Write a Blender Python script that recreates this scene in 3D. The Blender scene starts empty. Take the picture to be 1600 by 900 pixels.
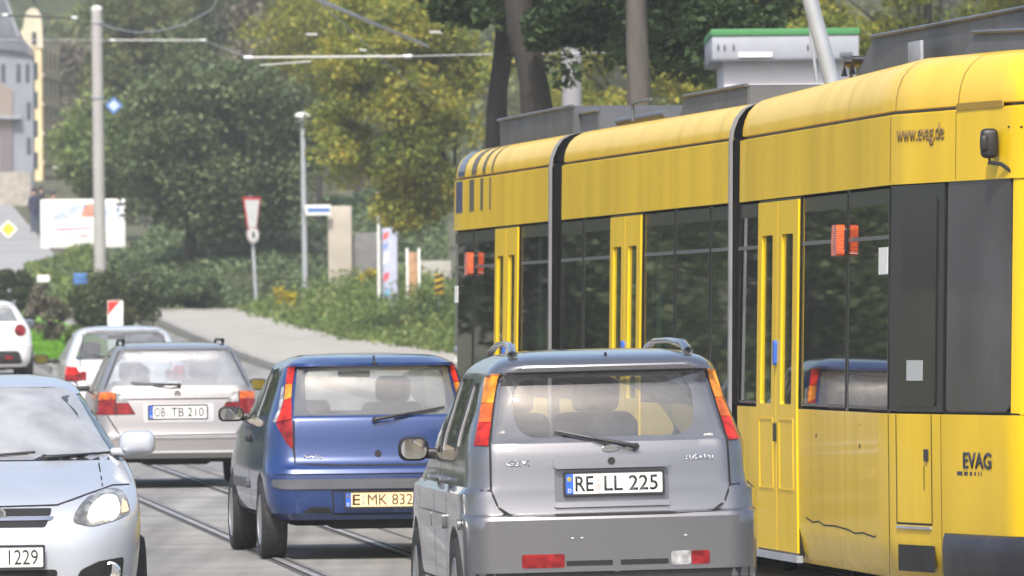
import bpy, bmesh, math, random
import numpy as np
from mathutils import Matrix, Vector
R_ = math.radians
rng = np.random.default_rng(7); random.seed(7)
S = bpy.context.scene
COL = S.collection
# ------------------------------------------------------------------ camera
FPX = 14000.0; CAMZ = 1.91; ROLL = R_(0.6)
cam_d = bpy.data.cameras.new('camera'); cam = bpy.data.objects.new('camera', cam_d); COL.objects.link(cam)
cam_d.sensor_width = 36; cam_d.lens = 36 * FPX / 1600; cam_d.clip_start = 1; cam_d.clip_end = 6000
CM = Matrix.Rotation(R_(90) + 8 / FPX, 4, 'X') @ Matrix.Rotation(-ROLL, 4, 'Z')
cam.matrix_world = Matrix.Translation((0, 0, CAMZ)) @ CM
cam_d.dof.use_dof = True; cam_d.dof.focus_distance = 52; cam_d.dof.aperture_fstop = 10.5
S.camera = cam
# ------------------------------------------------------------------ light
SUN_EL, SUN_AZ = 50, 190      # azimuth clockwise from +Y (north): the sun stands behind the camera
w = bpy.data.worlds.new('World'); S.world = w; w.use_nodes = True
nt = w.node_tree; bg = nt.nodes['Background']
sky = nt.nodes.new('ShaderNodeTexSky'); sky.sky_type = 'NISHITA'; sky.sun_disc = False
sky.sun_elevation = R_(SUN_EL); sky.sun_rotation = R_(SUN_AZ); sky.air_density = 1.0; sky.dust_density = 4.0; sky.ozone_density = 1.0
nt.links.new(sky.outputs[0], bg.inputs[0]); bg.inputs[1].default_value = 0.15
sd = bpy.data.lights.new('sun', 'SUN'); sd.energy = 3.0; sd.angle = R_(2.5); sd.color = (1, .955, .88)
so = bpy.data.objects.new('sun', sd); COL.objects.link(so)
az = R_(SUN_AZ); el = R_(SUN_EL)
sdir = Vector((math.sin(az) * math.cos(el), math.cos(az) * math.cos(el), math.sin(el)))
so.rotation_euler = sdir.to_track_quat('Z', 'Y').to_euler()
S.view_settings.view_transform = 'Standard'; S.view_settings.look = 'None'; S.view_settings.gamma = 1
S.view_settings.exposure = 0.62
S.cycles.max_bounces = 10; S.cycles.transparent_max_bounces = 24; S.cycles.volume_bounces = 0

# ------------------------------------------------------------------ helpers
def P(px, py, Y):
    """the world point that stands at depth Y under a pixel of the 1600x900 photograph"""
    d = CM.to_3x3() @ Vector((px - 800, 450 - py, -FPX))
    return Vector((d.x / d.y * Y, Y, CAMZ + d.z / d.y * Y))
def PX(px, Y, py=450): return P(px, py, Y).x
def PZ(px, py, Y): return P(px, py, Y).z
def gz(y):
    if y < 100: return 0.0
    if y < 270: return .98e-4 * (y - 100) ** 2
    return .98e-4 * 170 ** 2 + .0333 * (y - 270)
def tag(o, label=None, cat=None, group=None, kind=None):
    if label: o['label'] = label
    if cat: o['category'] = cat
    if group: o['group'] = group
    if kind: o['kind'] = kind
    return o
def thing(name, label, cat, loc=(0, 0, 0), rz=0, group=None, rx=0, ry=0):
    o = bpy.data.objects.new(name, None); COL.objects.link(o); o.empty_display_size = .3
    o.location = loc; o.rotation_euler = (rx, ry, rz)
    return tag(o, label, cat, group)
def link(name, me, mats, parent=None, smooth=None):
    o = bpy.data.objects.new(name, me); COL.objects.link(o)
    if not isinstance(mats, (list, tuple)): mats = [mats]
    if len(me.materials) == 0:
        for m in mats: me.materials.append(m)
    if parent: o.parent = parent
    if smooth is not None:
        me.polygons.foreach_set('use_smooth', [True] * len(me.polygons))
        me.set_sharp_from_angle(angle=R_(smooth))
    return o
def obj(name, bm, mats, parent=None, smooth=35, recalc=True):
    if recalc: bmesh.ops.recalc_face_normals(bm, faces=bm.faces[:])
    me = bpy.data.meshes.new(name); bm.to_mesh(me); bm.free()
    return link(name, me, mats, parent, smooth)
def add_box(bm, c, s, rz=0, bev=0.0, seg=2, M=None):
    g = bmesh.ops.create_cube(bm, size=1)
    vs = g['verts']
    for v in vs: v.co = Vector((v.co.x * s[0], v.co.y * s[1], v.co.z * s[2]))
    if bev:
        es = list({e for v in vs for e in v.link_edges})
        r = bmesh.ops.bevel(bm, geom=es, offset=min(bev, min(s) * .49), segments=seg, affect='EDGES', profile=.5)
        vs = list({v for f in r['faces'] for v in f.verts} | {v for v in vs if v.is_valid})
    T = Matrix.Translation(c) @ Matrix.Rotation(rz, 4, 'Z')
    if M is not None: T = T @ M
    for v in vs: v.co = T @ v.co
    return vs
def add_tube(bm, pts, r, n=8, cap=True):
    pts = [Vector(p) for p in pts]
    rs = r if isinstance(r, (list, tuple)) else [r] * len(pts)
    rings = []
    for i, p in enumerate(pts):
        t = (pts[min(i + 1, len(pts) - 1)] - pts[max(i - 1, 0)]).normalized()
        a = Vector((0, 0, 1)) if abs(t.z) < .9 else Vector((0, 1, 0))
        u = t.cross(a).normalized(); v = t.cross(u)
        rings.append([bm.verts.new(p + (u * math.cos(k * 2 * math.pi / n) + v * math.sin(k * 2 * math.pi / n)) * rs[i]) for k in range(n)])
    for a, b in zip(rings, rings[1:]):
        for k in range(n): bm.faces.new((a[k], a[(k + 1) % n], b[(k + 1) % n], b[k]))
    if cap:
        bm.faces.new(rings[0][::-1]); bm.faces.new(rings[-1])
def add_lathe(bm, prof, axis='Z', c=(0, 0, 0), n=32, close=False):
    """prof: (radius, height) pairs turned round the axis"""
    rings = []
    for r, h in prof:
        ring = []
        for k in range(n):
            a = k * 2 * math.pi / n; x, y = r * math.cos(a), r * math.sin(a)
            co = {'Z': (x, y, h), 'X': (h, x, y), 'Y': (x, h, y)}[axis]
            ring.append(bm.verts.new(Vector(co) + Vector(c)))
        rings.append(ring)
    pr = list(zip(rings, rings[1:])) + ([(rings[-1], rings[0])] if close else [])
    for a, b in pr:
        for k in range(n): bm.faces.new((a[k], a[(k + 1) % n], b[(k + 1) % n], b[k]))
    if not close:
        bm.faces.new(rings[0][::-1]); bm.faces.new(rings[-1])
def pchip(tbl):
    xs = np.array([a for a, b in tbl], float); ys = np.array([b for a, b in tbl], float)
    h = np.diff(xs); dl = np.diff(ys) / h; m = np.zeros_like(xs)
    for i in range(1, len(xs) - 1):
        if dl[i - 1] * dl[i] > 0:
            w1 = 2 * h[i] + h[i - 1]; w2 = h[i] + 2 * h[i - 1]
            m[i] = (w1 + w2) / (w1 / dl[i - 1] + w2 / dl[i])
    m[0] = dl[0]; m[-1] = dl[-1]
    def f(x):
        x = min(max(x, xs[0]), xs[-1]); i = min(max(int(np.searchsorted(xs, x) - 1), 0), len(xs) - 2)
        t = (x - xs[i]) / h[i]
        return float((2*t**3 - 3*t**2 + 1) * ys[i] + (t**3 - 2*t**2 + t) * h[i] * m[i] + (-2*t**3 + 3*t**2) * ys[i+1] + (t**3 - t**2) * h[i] * m[i+1])
    return f
def rrect(x0, z0, x1, z1, r, n=6):
    pts = []
    for cx, cz, a0 in ((x1 - r, z1 - r, 0), (x0 + r, z1 - r, 90), (x0 + r, z0 + r, 180), (x1 - r, z0 + r, 270)):
        for k in range(n + 1):
            a = R_(a0 + 90 * k / n); pts.append((cx + r * math.cos(a), cz + r * math.sin(a)))
    return pts
def rnd(poly, r, n=4):
    """round the corners of a polygon by r"""
    out = []; N = len(poly)
    for i in range(N):
        p = Vector(poly[i]); a = Vector(poly[i - 1]); b = Vector(poly[(i + 1) % N])
        da = (a - p); db = (b - p); q = min(r, da.length * .45, db.length * .45)
        s = p + da.normalized() * q; e = p + db.normalized() * q
        for k in range(n + 1):
            t = k / n; out.append(tuple((1 - t) ** 2 * s + 2 * t * (1 - t) * p + t * t * e))
    return out
def mirror(poly): return [(-a, b) for a, b in poly][::-1]
def flat_fill(outer, holes=(), grid=.04):
    bm = bmesh.new(); es = []
    for lp in [outer] + list(holes):
        vs = [bm.verts.new((a, 0, b)) for a, b in lp]
        es += [bm.edges.new((vs[i], vs[(i + 1) % len(vs)])) for i in range(len(vs))]
    bmesh.ops.triangle_fill(bm, edges=es, use_beauty=True, use_dissolve=False)
    xs = [p[0] for p in outer]; zs = [p[1] for p in outer]
    for lo, hi, ax in ((min(xs), max(xs), 0), (min(zs), max(zs), 2)):
        n = int((hi - lo) / grid)
        for k in range(1, n + 1):
            c = lo + (hi - lo) * k / (n + 1)
            co = [0, 0, 0]; co[ax] = c; no = [0, 0, 0]; no[ax] = 1
            bmesh.ops.bisect_plane(bm, geom=bm.verts[:] + bm.edges[:] + bm.faces[:], plane_co=co, plane_no=no, dist=1e-6)
    return bm
def warp(bm, fn, thick=0.0, back=None):
    """fn(a, b, depth) -> co ; gives the sheet thickness by a second skin"""
    src = {v: (v.co.x, v.co.z) for v in bm.verts}
    if thick:
        r = bmesh.ops.extrude_face_region(bm, geom=bm.faces[:])
        new = [g for g in r['geom'] if isinstance(g, bmesh.types.BMVert)]
        old = [v for v in bm.verts if v in src]
        for v in new: v.co = fn(v.co.x, v.co.z, 0)
        for v in old: v.co = fn(*src[v], thick)
    else:
        for v in bm.verts: v.co = fn(*src[v], 0)
    return bm
def text_bm(s, h, width=None, bold=0.0):
    cu = bpy.data.curves.new('lettering', 'FONT'); cu.body = s; cu.size = 1; cu.offset = bold; cu.resolution_u = 3
    o = bpy.data.objects.new('lettering', cu); COL.objects.link(o)
    dg = bpy.context.evaluated_depsgraph_get(); me = bpy.data.meshes.new_from_object(o.evaluated_get(dg))
    bm = bmesh.new(); bm.from_mesh(me)
    bpy.data.objects.remove(o); bpy.data.meshes.remove(me); bpy.data.curves.remove(cu)
    xs = [v.co.x for v in bm.verts]; ys = [v.co.y for v in bm.verts]
    x0, x1, y0, y1 = min(xs), max(xs), min(ys), max(ys)
    k = h / (y1 - y0); kx = k if width is None else width / (x1 - x0)
    for v in bm.verts: v.co = Vector(((v.co.x - (x0 + x1) / 2) * kx, 0, (v.co.y - (y0 + y1) / 2) * k))
    return bm

# ------------------------------------------------------------------ materials
def mat(name, col, rough=.5, metal=0.0, coat=0.0, var=0.0, vs=6.0, col2=None, bump=0.0, bs=40, emit=None, es=0, ior=1.5, trans=0, coatr=.04, coords='Object', detail=4, stretch=None):
    m = bpy.data.materials.new(name); m.use_nodes = True; n = m.node_tree; b = n.nodes['Principled BSDF']
    b.inputs['Base Color'].default_value = (*col, 1); b.inputs['Roughness'].default_value = rough
    b.inputs['Metallic'].default_value = metal; b.inputs['Coat Weight'].default_value = coat; b.inputs['Coat Roughness'].default_value = coatr
    b.inputs['IOR'].default_value = ior; b.inputs['Transmission Weight'].default_value = trans
    if emit: b.inputs['Emission Color'].default_value = (*emit, 1); b.inputs['Emission Strength'].default_value = es
    if var or bump:
        tc = n.nodes.new('ShaderNodeTexCoord'); src = tc.outputs[coords]
        if stretch:
            mp = n.nodes.new('ShaderNodeMapping'); mp.inputs['Scale'].default_value = stretch; n.links.new(src, mp.inputs[0]); src = mp.outputs[0]
    if var:
        t = n.nodes.new('ShaderNodeTexNoise'); t.inputs['Scale'].default_value = vs; t.inputs['Detail'].default_value = detail; n.links.new(src, t.inputs[0])
        r = n.nodes.new('ShaderNodeValToRGB'); r.color_ramp.elements[0].position = .32; r.color_ramp.elements[1].position = .68
        c2 = col2 or tuple(c * (1 - var) for c in col)
        r.color_ramp.elements[0].color = (*c2, 1); r.color_ramp.elements[1].color = (*[min(1, c * (1 + (0 if col2 else var))) for c in col], 1)
        n.links.new(t.outputs[0], r.inputs[0]); n.links.new(r.outputs[0], b.inputs['Base Color'])
        mr = n.nodes.new('ShaderNodeMapRange'); mr.inputs['To Min'].default_value = min(1, rough * 1.25); mr.inputs['To Max'].default_value = rough * .8
        n.links.new(t.outputs[0], mr.inputs[0]); n.links.new(mr.outputs[0], b.inputs['Roughness'])
    if bump:
        t2 = n.nodes.new('ShaderNodeTexNoise'); t2.inputs['Scale'].default_value = bs; t2.inputs['Detail'].default_value = 5; n.links.new(src, t2.inputs[0])
        bp = n.nodes.new('ShaderNodeBump'); bp.inputs['Strength'].default_value = bump; bp.inputs['Distance'].default_value = .02
        n.links.new(t2.outputs[0], bp.inputs['Height']); n.links.new(bp.outputs[0], b.inputs['Normal'])
    return m
def glass_mat(name, tint, dust_sheen=.06, ior=1.5, rough=.01):
    """thin tinted pane: clear body, mirror skin by Fresnel, a film of dust that, laid on thick, also paints in sky sheen"""
    m = bpy.data.materials.new(name); m.use_nodes = True; n = m.node_tree; n.nodes.clear()
    out = n.nodes.new('ShaderNodeOutputMaterial'); tr = n.nodes.new('ShaderNodeBsdfTransparent'); tr.inputs[0].default_value = (*tint, 1)
    gl = n.nodes.new('ShaderNodeBsdfGlossy'); gl.inputs['Roughness'].default_value = rough; gl.inputs[0].default_value = (1, 1, 1, 1)
    fr = n.nodes.new('ShaderNodeFresnel'); fr.inputs[0].default_value = ior
    geo = n.nodes.new('ShaderNodeNewGeometry')
    iv = n.nodes.new('ShaderNodeMix'); iv.data_type = 'FLOAT'; iv.inputs[2].default_value = ior; iv.inputs[3].default_value = 1 / ior
    n.links.new(geo.outputs['Backfacing'], iv.inputs[0]); n.links.new(iv.outputs[0], fr.inputs[0])      # a thin pane mirrors alike from both sides
    df = n.nodes.new('ShaderNodeBsdfDiffuse'); df.inputs[0].default_value = (.55, .56, .57, 1)
    mx = n.nodes.new('ShaderNodeMixShader'); mx2 = n.nodes.new('ShaderNodeMixShader'); mx.inputs[0].default_value = dust_sheen
    tcn = n.nodes.new('ShaderNodeTexCoord'); no = n.nodes.new('ShaderNodeTexNoise'); no.inputs['Scale'].default_value = 5
    n.links.new(tcn.outputs['Object'], no.inputs[0])
    mr = n.nodes.new('ShaderNodeMapRange'); mr.inputs['To Min'].default_value = dust_sheen * .5; mr.inputs['To Max'].default_value = dust_sheen * 1.5
    n.links.new(no.outputs[0], mr.inputs[0]); n.links.new(mr.outputs[0], mx.inputs[0])
    n.links.new(tr.outputs[0], mx.inputs[1]); n.links.new(df.outputs[0], mx.inputs[2])
    n.links.new(fr.outputs[0], mx2.inputs[0]); n.links.new(mx.outputs[0], mx2.inputs[1]); n.links.new(gl.outputs[0], mx2.inputs[2])
    n.links.new(mx2.outputs[0], out.inputs[0])
    return m
def lens_mat(name, col, es=0.0, ribs=60):
    m = mat(name, col, .25, coat=.35, emit=col, es=es)
    n = m.node_tree; b = n.nodes['Principled BSDF']; tc = n.nodes.new('ShaderNodeTexCoord'); wv = n.nodes.new('ShaderNodeTexWave'); wv.bands_direction = 'Z'
    wv.inputs['Scale'].default_value = ribs; wv.inputs['Distortion'].default_value = .6
    n.links.new(tc.outputs['Object'], wv.inputs[0])
    no = n.nodes.new('ShaderNodeTexNoise'); no.inputs['Scale'].default_value = 14; n.links.new(tc.outputs['Object'], no.inputs[0])
    rp = n.nodes.new('ShaderNodeValToRGB'); rp.color_ramp.elements[0].position = .35; rp.color_ramp.elements[1].position = .65
    rp.color_ramp.elements[0].color = (*[c * .40 for c in col], 1); rp.color_ramp.elements[1].color = (*[min(1, c * 1.15 + .01) for c in col], 1)
    n.links.new(no.outputs[0], rp.inputs[0]); n.links.new(rp.outputs[0], b.inputs['Base Color'])
    if es > .1:     # a lit lamp is hot near the bulb and dim at its edge
        no2 = n.nodes.new('ShaderNodeTexVoronoi'); no2.inputs['Scale'].default_value = 9; n.links.new(tc.outputs['Object'], no2.inputs[0])
        m2 = n.nodes.new('ShaderNodeMapRange'); m2.inputs['From Min'].default_value = .0; m2.inputs['From Max'].default_value = .6; m2.inputs['To Min'].default_value = es * 2.4; m2.inputs['To Max'].default_value = es * .15
        n.links.new(no2.outputs['Distance'], m2.inputs[0]); n.links.new(m2.outputs[0], b.inputs['Emission Strength'])
    bp = n.nodes.new('ShaderNodeBump'); bp.inputs['Strength'].default_value = .8; bp.inputs['Distance'].default_value = .006
    n.links.new(wv.outputs['Fac'], bp.inputs['Height']); n.links.new(bp.outputs[0], b.inputs['Normal'])
    return m
def leaf_mat(name, cols, trans=.35, clump=.9):
    """cols: dark..light list; each leaf (mesh island) its own tint, shifted clump by clump"""
    m = bpy.data.materials.new(name); m.use_nodes = True; n = m.node_tree; b = n.nodes['Principled BSDF']
    geo = n.nodes.new('ShaderNodeNewGeometry'); tc = n.nodes.new('ShaderNodeTexCoord')
    no = n.nodes.new('ShaderNodeTexNoise'); no.inputs['Scale'].default_value = clump; no.inputs['Detail'].default_value = 2
    n.links.new(tc.outputs['Object'], no.inputs[0])
    a = n.nodes.new('ShaderNodeMath'); a.operation = 'MULTIPLY_ADD'; a.inputs[1].default_value = .55; a.inputs[2].default_value = -.42
    n.links.new(geo.outputs['Random Per Island'], a.inputs[0])
    c = n.nodes.new('ShaderNodeMath'); c.operation = 'MULTIPLY_ADD'; c.inputs[1].default_value = 1.3
    n.links.new(no.outputs[0], c.inputs[0]); n.links.new(a.outputs[0], c.inputs[2])
    r = n.nodes.new('ShaderNodeValToRGB'); els = r.color_ramp.elements
    els[0].color = (*cols[0], 1); els[1].color = (*cols[-1], 1)
    for i, q in enumerate(cols[1:-1]): e = els.new((i + 1) / (len(cols) - 1)); e.color = (*q, 1)
    n.links.new(c.outputs[0], r.inputs[0]); n.links.new(r.outputs[0], b.inputs['Base Color'])
    b.inputs['Roughness'].default_value = .55; b.inputs['Specular IOR Level'].default_value = .35
    tl = n.nodes.new('ShaderNodeBsdfTranslucent'); n.links.new(r.outputs[0], tl.inputs[0])
    mx = n.nodes.new('ShaderNodeMixShader'); mx.inputs[0].default_value = trans
    n.links.new(b.outputs[0], mx.inputs[1]); n.links.new(tl.outputs[0], mx.inputs[2])
    n.links.new(mx.outputs[0], n.nodes['Material Output'].inputs[0])
    return m
M = {}
M['black'] = mat('black_plastic', (.018, .018, .02), .45, var=.3)
M['rubber'] = mat('tyre_rubber', (.018, .018, .018), .8, var=.4, vs=30)
M['gap'] = mat('shut_gap', (.01, .01, .012), .8)
M['dark'] = mat('underbody', (.012, .012, .012), .9, var=.4)
M['inner'] = mat('cabin_lining', (.22, .22, .23), .8, var=.15)
M['seat'] = mat('seat_fabric', (.055, .062, .085), .9, var=.25, vs=20)
M['rim'] = mat('wheel_rim', (.45, .46, .47), .35, metal=.8, var=.2)
M['white'] = mat('plate_white', (.78, .78, .76), .4, var=.06)
M['cream'] = mat('plate_lamplit_cream', (.85, .62, .36), .4, var=.06, emit=(1, .6, .25), es=.12)  # warm plate-lamp light painted in as cream colour and a faint glow
M['eu'] = mat('plate_blue', (.03, .12, .55), .4)
M['ink'] = mat('plate_ink', (.02, .02, .02), .5)
M['chrome'] = mat('chrome', (.75, .76, .78), .12, metal=1)
M['mirror'] = mat('mirror_glass', (.8, .8, .82), .03, metal=1)
M['seal1'] = mat('plate_seal', (.55, .42, .40), .5)
M['star'] = mat('eu_star', (.8, .65, .1), .5)
M['glass'] = glass_mat('car_glass', (.72, .76, .78), .10)
M['glass_side'] = glass_mat('car_side_glass', (.30, .34, .33), .05)
M['frit'] = mat('glass_border', (.10, .105, .12), .08, coat=1, var=.1)
M['red'] = lens_mat('red_lens', (.36, .008, .008), .05)
M['red_hot'] = lens_mat('bright_red_lens', (.70, .018, .006), .45)
M['amber'] = lens_mat('amber_lens', (.95, .30, .02), .7)
M['amber_dull'] = lens_mat('dull_amber_lens', (.85, .16, .02), .3)
M['clear'] = lens_mat('clear_lens', (.62, .62, .62), .05)
M['hl'] = lens_mat('headlamp_lens', (.34, .35, .36), .0, 90)
M['lit'] = mat('lit_bulb', (1, .97, .85), .3, emit=(1, .93, .75), es=12)
M['steel'] = mat('galvanised_steel', (.42, .44, .46), .45, metal=.4, var=.12, vs=3)
M['concrete'] = mat('concrete', (.42, .41, .39), .85, var=.12, vs=3, bump=.2)

# ------------------------------------------------------------------ ground, road, tracks
def road_x(y, off=0.0):
    """centre of the queue lane, with the road's bend to the left"""
    return .55 - .092 * (y - 47) - .0 + off
def sheet(name, left, right, y0, y1, dz, m, step=3, nx=1, kind='structure'):
    n = int((y1 - y0) / step) + 1; vs = []; fs = []
    for i in range(n + 1):
        y = y0 + (y1 - y0) * i / n; a, b = left(y), right(y)
        for j in range(nx + 1): vs.append((a + (b - a) * j / nx, y, gz(y) + dz))
    for i in range(n):
        for j in range(nx):
            q = i * (nx + 1) + j; fs.append((q, q + 1, q + nx + 2, q + nx + 1))
    me = bpy.data.meshes.new(name); me.from_pydata(vs, [], fs); me.update()
    o = link(name, me, m)
    if kind: o['kind'] = kind
    return o
def road_material():
    m = mat('road_concrete', (.25, .245, .235), .8, var=.16, vs=.9, bump=.25, bs=60, detail=8)
    n = m.node_tree; b = n.nodes['Principled BSDF']; tc = n.nodes.new('ShaderNodeTexCoord')
    mp = n.nodes.new('ShaderNodeMapping'); mp.inputs['Rotation'].default_value = (0, 0, math.atan(-.092)); mp.inputs['Scale'].default_value = (1.6, .05, 1)
    n.links.new(tc.outputs['Object'], mp.inputs[0])
    t = n.nodes.new('ShaderNodeTexNoise'); t.inputs['Scale'].default_value = 1.5; t.inputs['Detail'].default_value = 6; n.links.new(mp.outputs[0], t.inputs[0])
    v = n.nodes.new('ShaderNodeTexVoronoi'); v.feature = 'DISTANCE_TO_EDGE'; v.inputs['Scale'].default_value = .35; n.links.new(tc.outputs['Object'], v.inputs[0])
    cr = n.nodes.new('ShaderNodeMapRange'); cr.inputs['From Max'].default_value = .006; cr.inputs['To Min'].default_value = .55; n.links.new(v.outputs[0], cr.inputs[0])
    ra = n.nodes.new('ShaderNodeMapRange'); ra.inputs['From Min'].default_value = .3; ra.inputs['From Max'].default_value = .7; ra.inputs['To Min'].default_value = .55; ra.inputs['To Max'].default_value = 1.1
    n.links.new(t.outputs[0], ra.inputs[0])
    mu = n.nodes.new('ShaderNodeMath'); mu.operation = 'MULTIPLY'; n.links.new(cr.outputs[0], mu.inputs[0]); n.links.new(ra.outputs[0], mu.inputs[1])
    mix = n.nodes.new('ShaderNodeVectorMath'); mix.operation = 'SCALE'
    src = b.inputs['Base Color'].links[0].from_socket
    n.links.new(src, mix.inputs[0]); n.links.new(mu.outputs[0], mix.inputs['Scale']); n.links.new(mix.outputs[0], b.inputs['Base Color'])
    return m
M['earth'] = mat('earth_and_grass', (.07, .085, .03), .95, var=.3, vs=.8, col2=(.10, .085, .06), bump=.4, bs=8)
M['road'] = road_material()
M['pave'] = mat('paving', (.34, .325, .29), .85, var=.12, vs=1.2, bump=.2, bs=30, detail=8)
M['grass'] = mat('lawn', (.14, .30, .03), .9, var=.25, vs=6, bump=.5, bs=80)
M['kerb'] = mat('kerb_stone', (.30, .29, .27), .85, var=.2, vs=4)
sheet('ground', lambda y: -300, lambda y: 300, -60, 790, -.02, M['earth'], 6, 8)
sheet('road', lambda y: road_x(y) - 13 if y < 150 else road_x(y) - 9, lambda y: road_x(y) + 6.2, -20, 640, 0, M['road'], 2, 3)
def strip(bm, offs, w, y0, y1, dz, step=2.0, fx=road_x):
    n = int((y1 - y0) / step); prev = None
    for i in range(n + 1):
        y = y0 + (y1 - y0) * i / n
        a = bm.verts.new((fx(y) + offs - w / 2, y, gz(y) + dz)); b = bm.verts.new((fx(y) + offs + w / 2, y, gz(y) + dz))
        if prev: bm.faces.new((prev[0], prev[1], b, a))
        prev = (a, b)
M['rail'] = mat('rail_steel', (.34, .33, .32), .45, metal=.4, var=.2, vs=2)
M['asph'] = mat('track_joint', (.075, .073, .07), .85, var=.2, vs=3)
# rails: two tracks of metre gauge
for name, c0 in (('tram_track', -.75), ('tram_track', 2.7)):
    bm = bmesh.new(); bj = bmesh.new()
    base = c0 - road_x(59.6)
    for g in (-.5, .5):
        strip(bm, base + g, .055, 0, 600, .012)
        strip(bj, base + g + .05, .035, 0, 600, .008)
        strip(bj, base + g - .05, .03, 0, 600, .005)
        strip(bm, base + g + .08, .02, 0, 600, .012)
        strip(bj, base + g + .10, .02, 0, 600, .008)
    o = obj(name, bj, M['asph'], smooth=None); o['kind'] = 'structure'
    r = obj('rail', bm, M['rail'], o, smooth=None)
# longitudinal joints and seams in the paving
bm = bmesh.new()
for off in (-4.6, -1.95, .75, 3.2): strip(bm, off, .03, 0, 300, .004)
bmj = bm; o = obj('road_joints', bm, M['asph'], smooth=None); o['kind'] = 'structure'
bm = bmesh.new()
for off in (-5.3,): strip(bm, off, .12, 60, 300, .006)
M['paint'] = mat('road_paint', (.62, .62, .60), .7, var=.25, vs=3)
o = obj('lane_line', bm, M['paint'], smooth=None); o['kind'] = 'structure'
# darker asphalt patches
M['patch'] = mat('asphalt_patch', (.19, .19, .195), .9, var=.2, vs=4, bump=.3)
sheet('asphalt_patch', lambda y: road_x(y) - 3.75, lambda y: road_x(y) - 2.55, 40, 69, .003, M['patch'], 2, 1)
sheet('asphalt_patch', lambda y: road_x(y) + .9, lambda y: road_x(y) + 1.5, 84, 112, .003, M['patch'], 2, 1)
sheet('thin_lane_line', lambda y: road_x(y) - 2.55, lambda y: road_x(y) - 2.50, 40, 69.3, .007, M['paint'], 2, 1)
sheet('thin_lane_line', lambda y: road_x(y) + 3.9, lambda y: road_x(y) + 4.02, 100, 200, .007, M['paint'], 2, 1)
# kerb + pavement on the right, beyond the tram
def kx(y): return -4.5 - .09 * (y - 170)
def wedge_x(y): return -6.07 - .112 * (y - 215) if y > 190 else -3.27 - .166 * (y - 190)
bm = bmesh.new()
n = 160; prev = None
for i in range(n + 1):
    y = 60 + (218 - 60) * i / n; z = gz(y); x = kx(y)
    ring = [bm.verts.new(c) for c in ((x - .0, y, z - .1), (x - .0, y, z + .13), (x + .03, y, z + .15), (x + .18, y, z + .15), (x + .18, y, z - .1))]
    if prev:
        for k in range(4): bm.faces.new((prev[k], prev[k + 1], ring[k + 1], ring[k]))
    prev = ring
o = obj('kerb', bm, M['kerb']); o['kind'] = 'structure'
sheet('pavement', lambda y: kx(y) + .18, lambda y: max(wedge_x(y), kx(y) + 1.5) + .3, 60, 219, .146, M['pave'], 2, 1)
def box_thing(name, c, s, m, label=None, cat=None, rz=0, bev=.01, parent=None, kind=None, group=None):
    bm = bmesh.new(); add_box(bm, (0, 0, s[2] / 2), s, 0, bev)
    o = obj(name, bm, m, parent); o.location = c; o.rotation_euler = (0, 0, rz)
    tag(o, label, cat, group, kind); return o
# low kerb wall that closes the pavement at the back
a = P(250, 497, 219.5); b = P(404, 496, 219.5)
box_thing('kerb_wall', ((a.x + b.x) / 2, 219.6, gz(219.5) - .1), ((b.x - a.x), .3, .30), M['kerb'], 'low grey stone kerb closing the end of the pale pavement, below the ivy bank', 'low wall')

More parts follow.
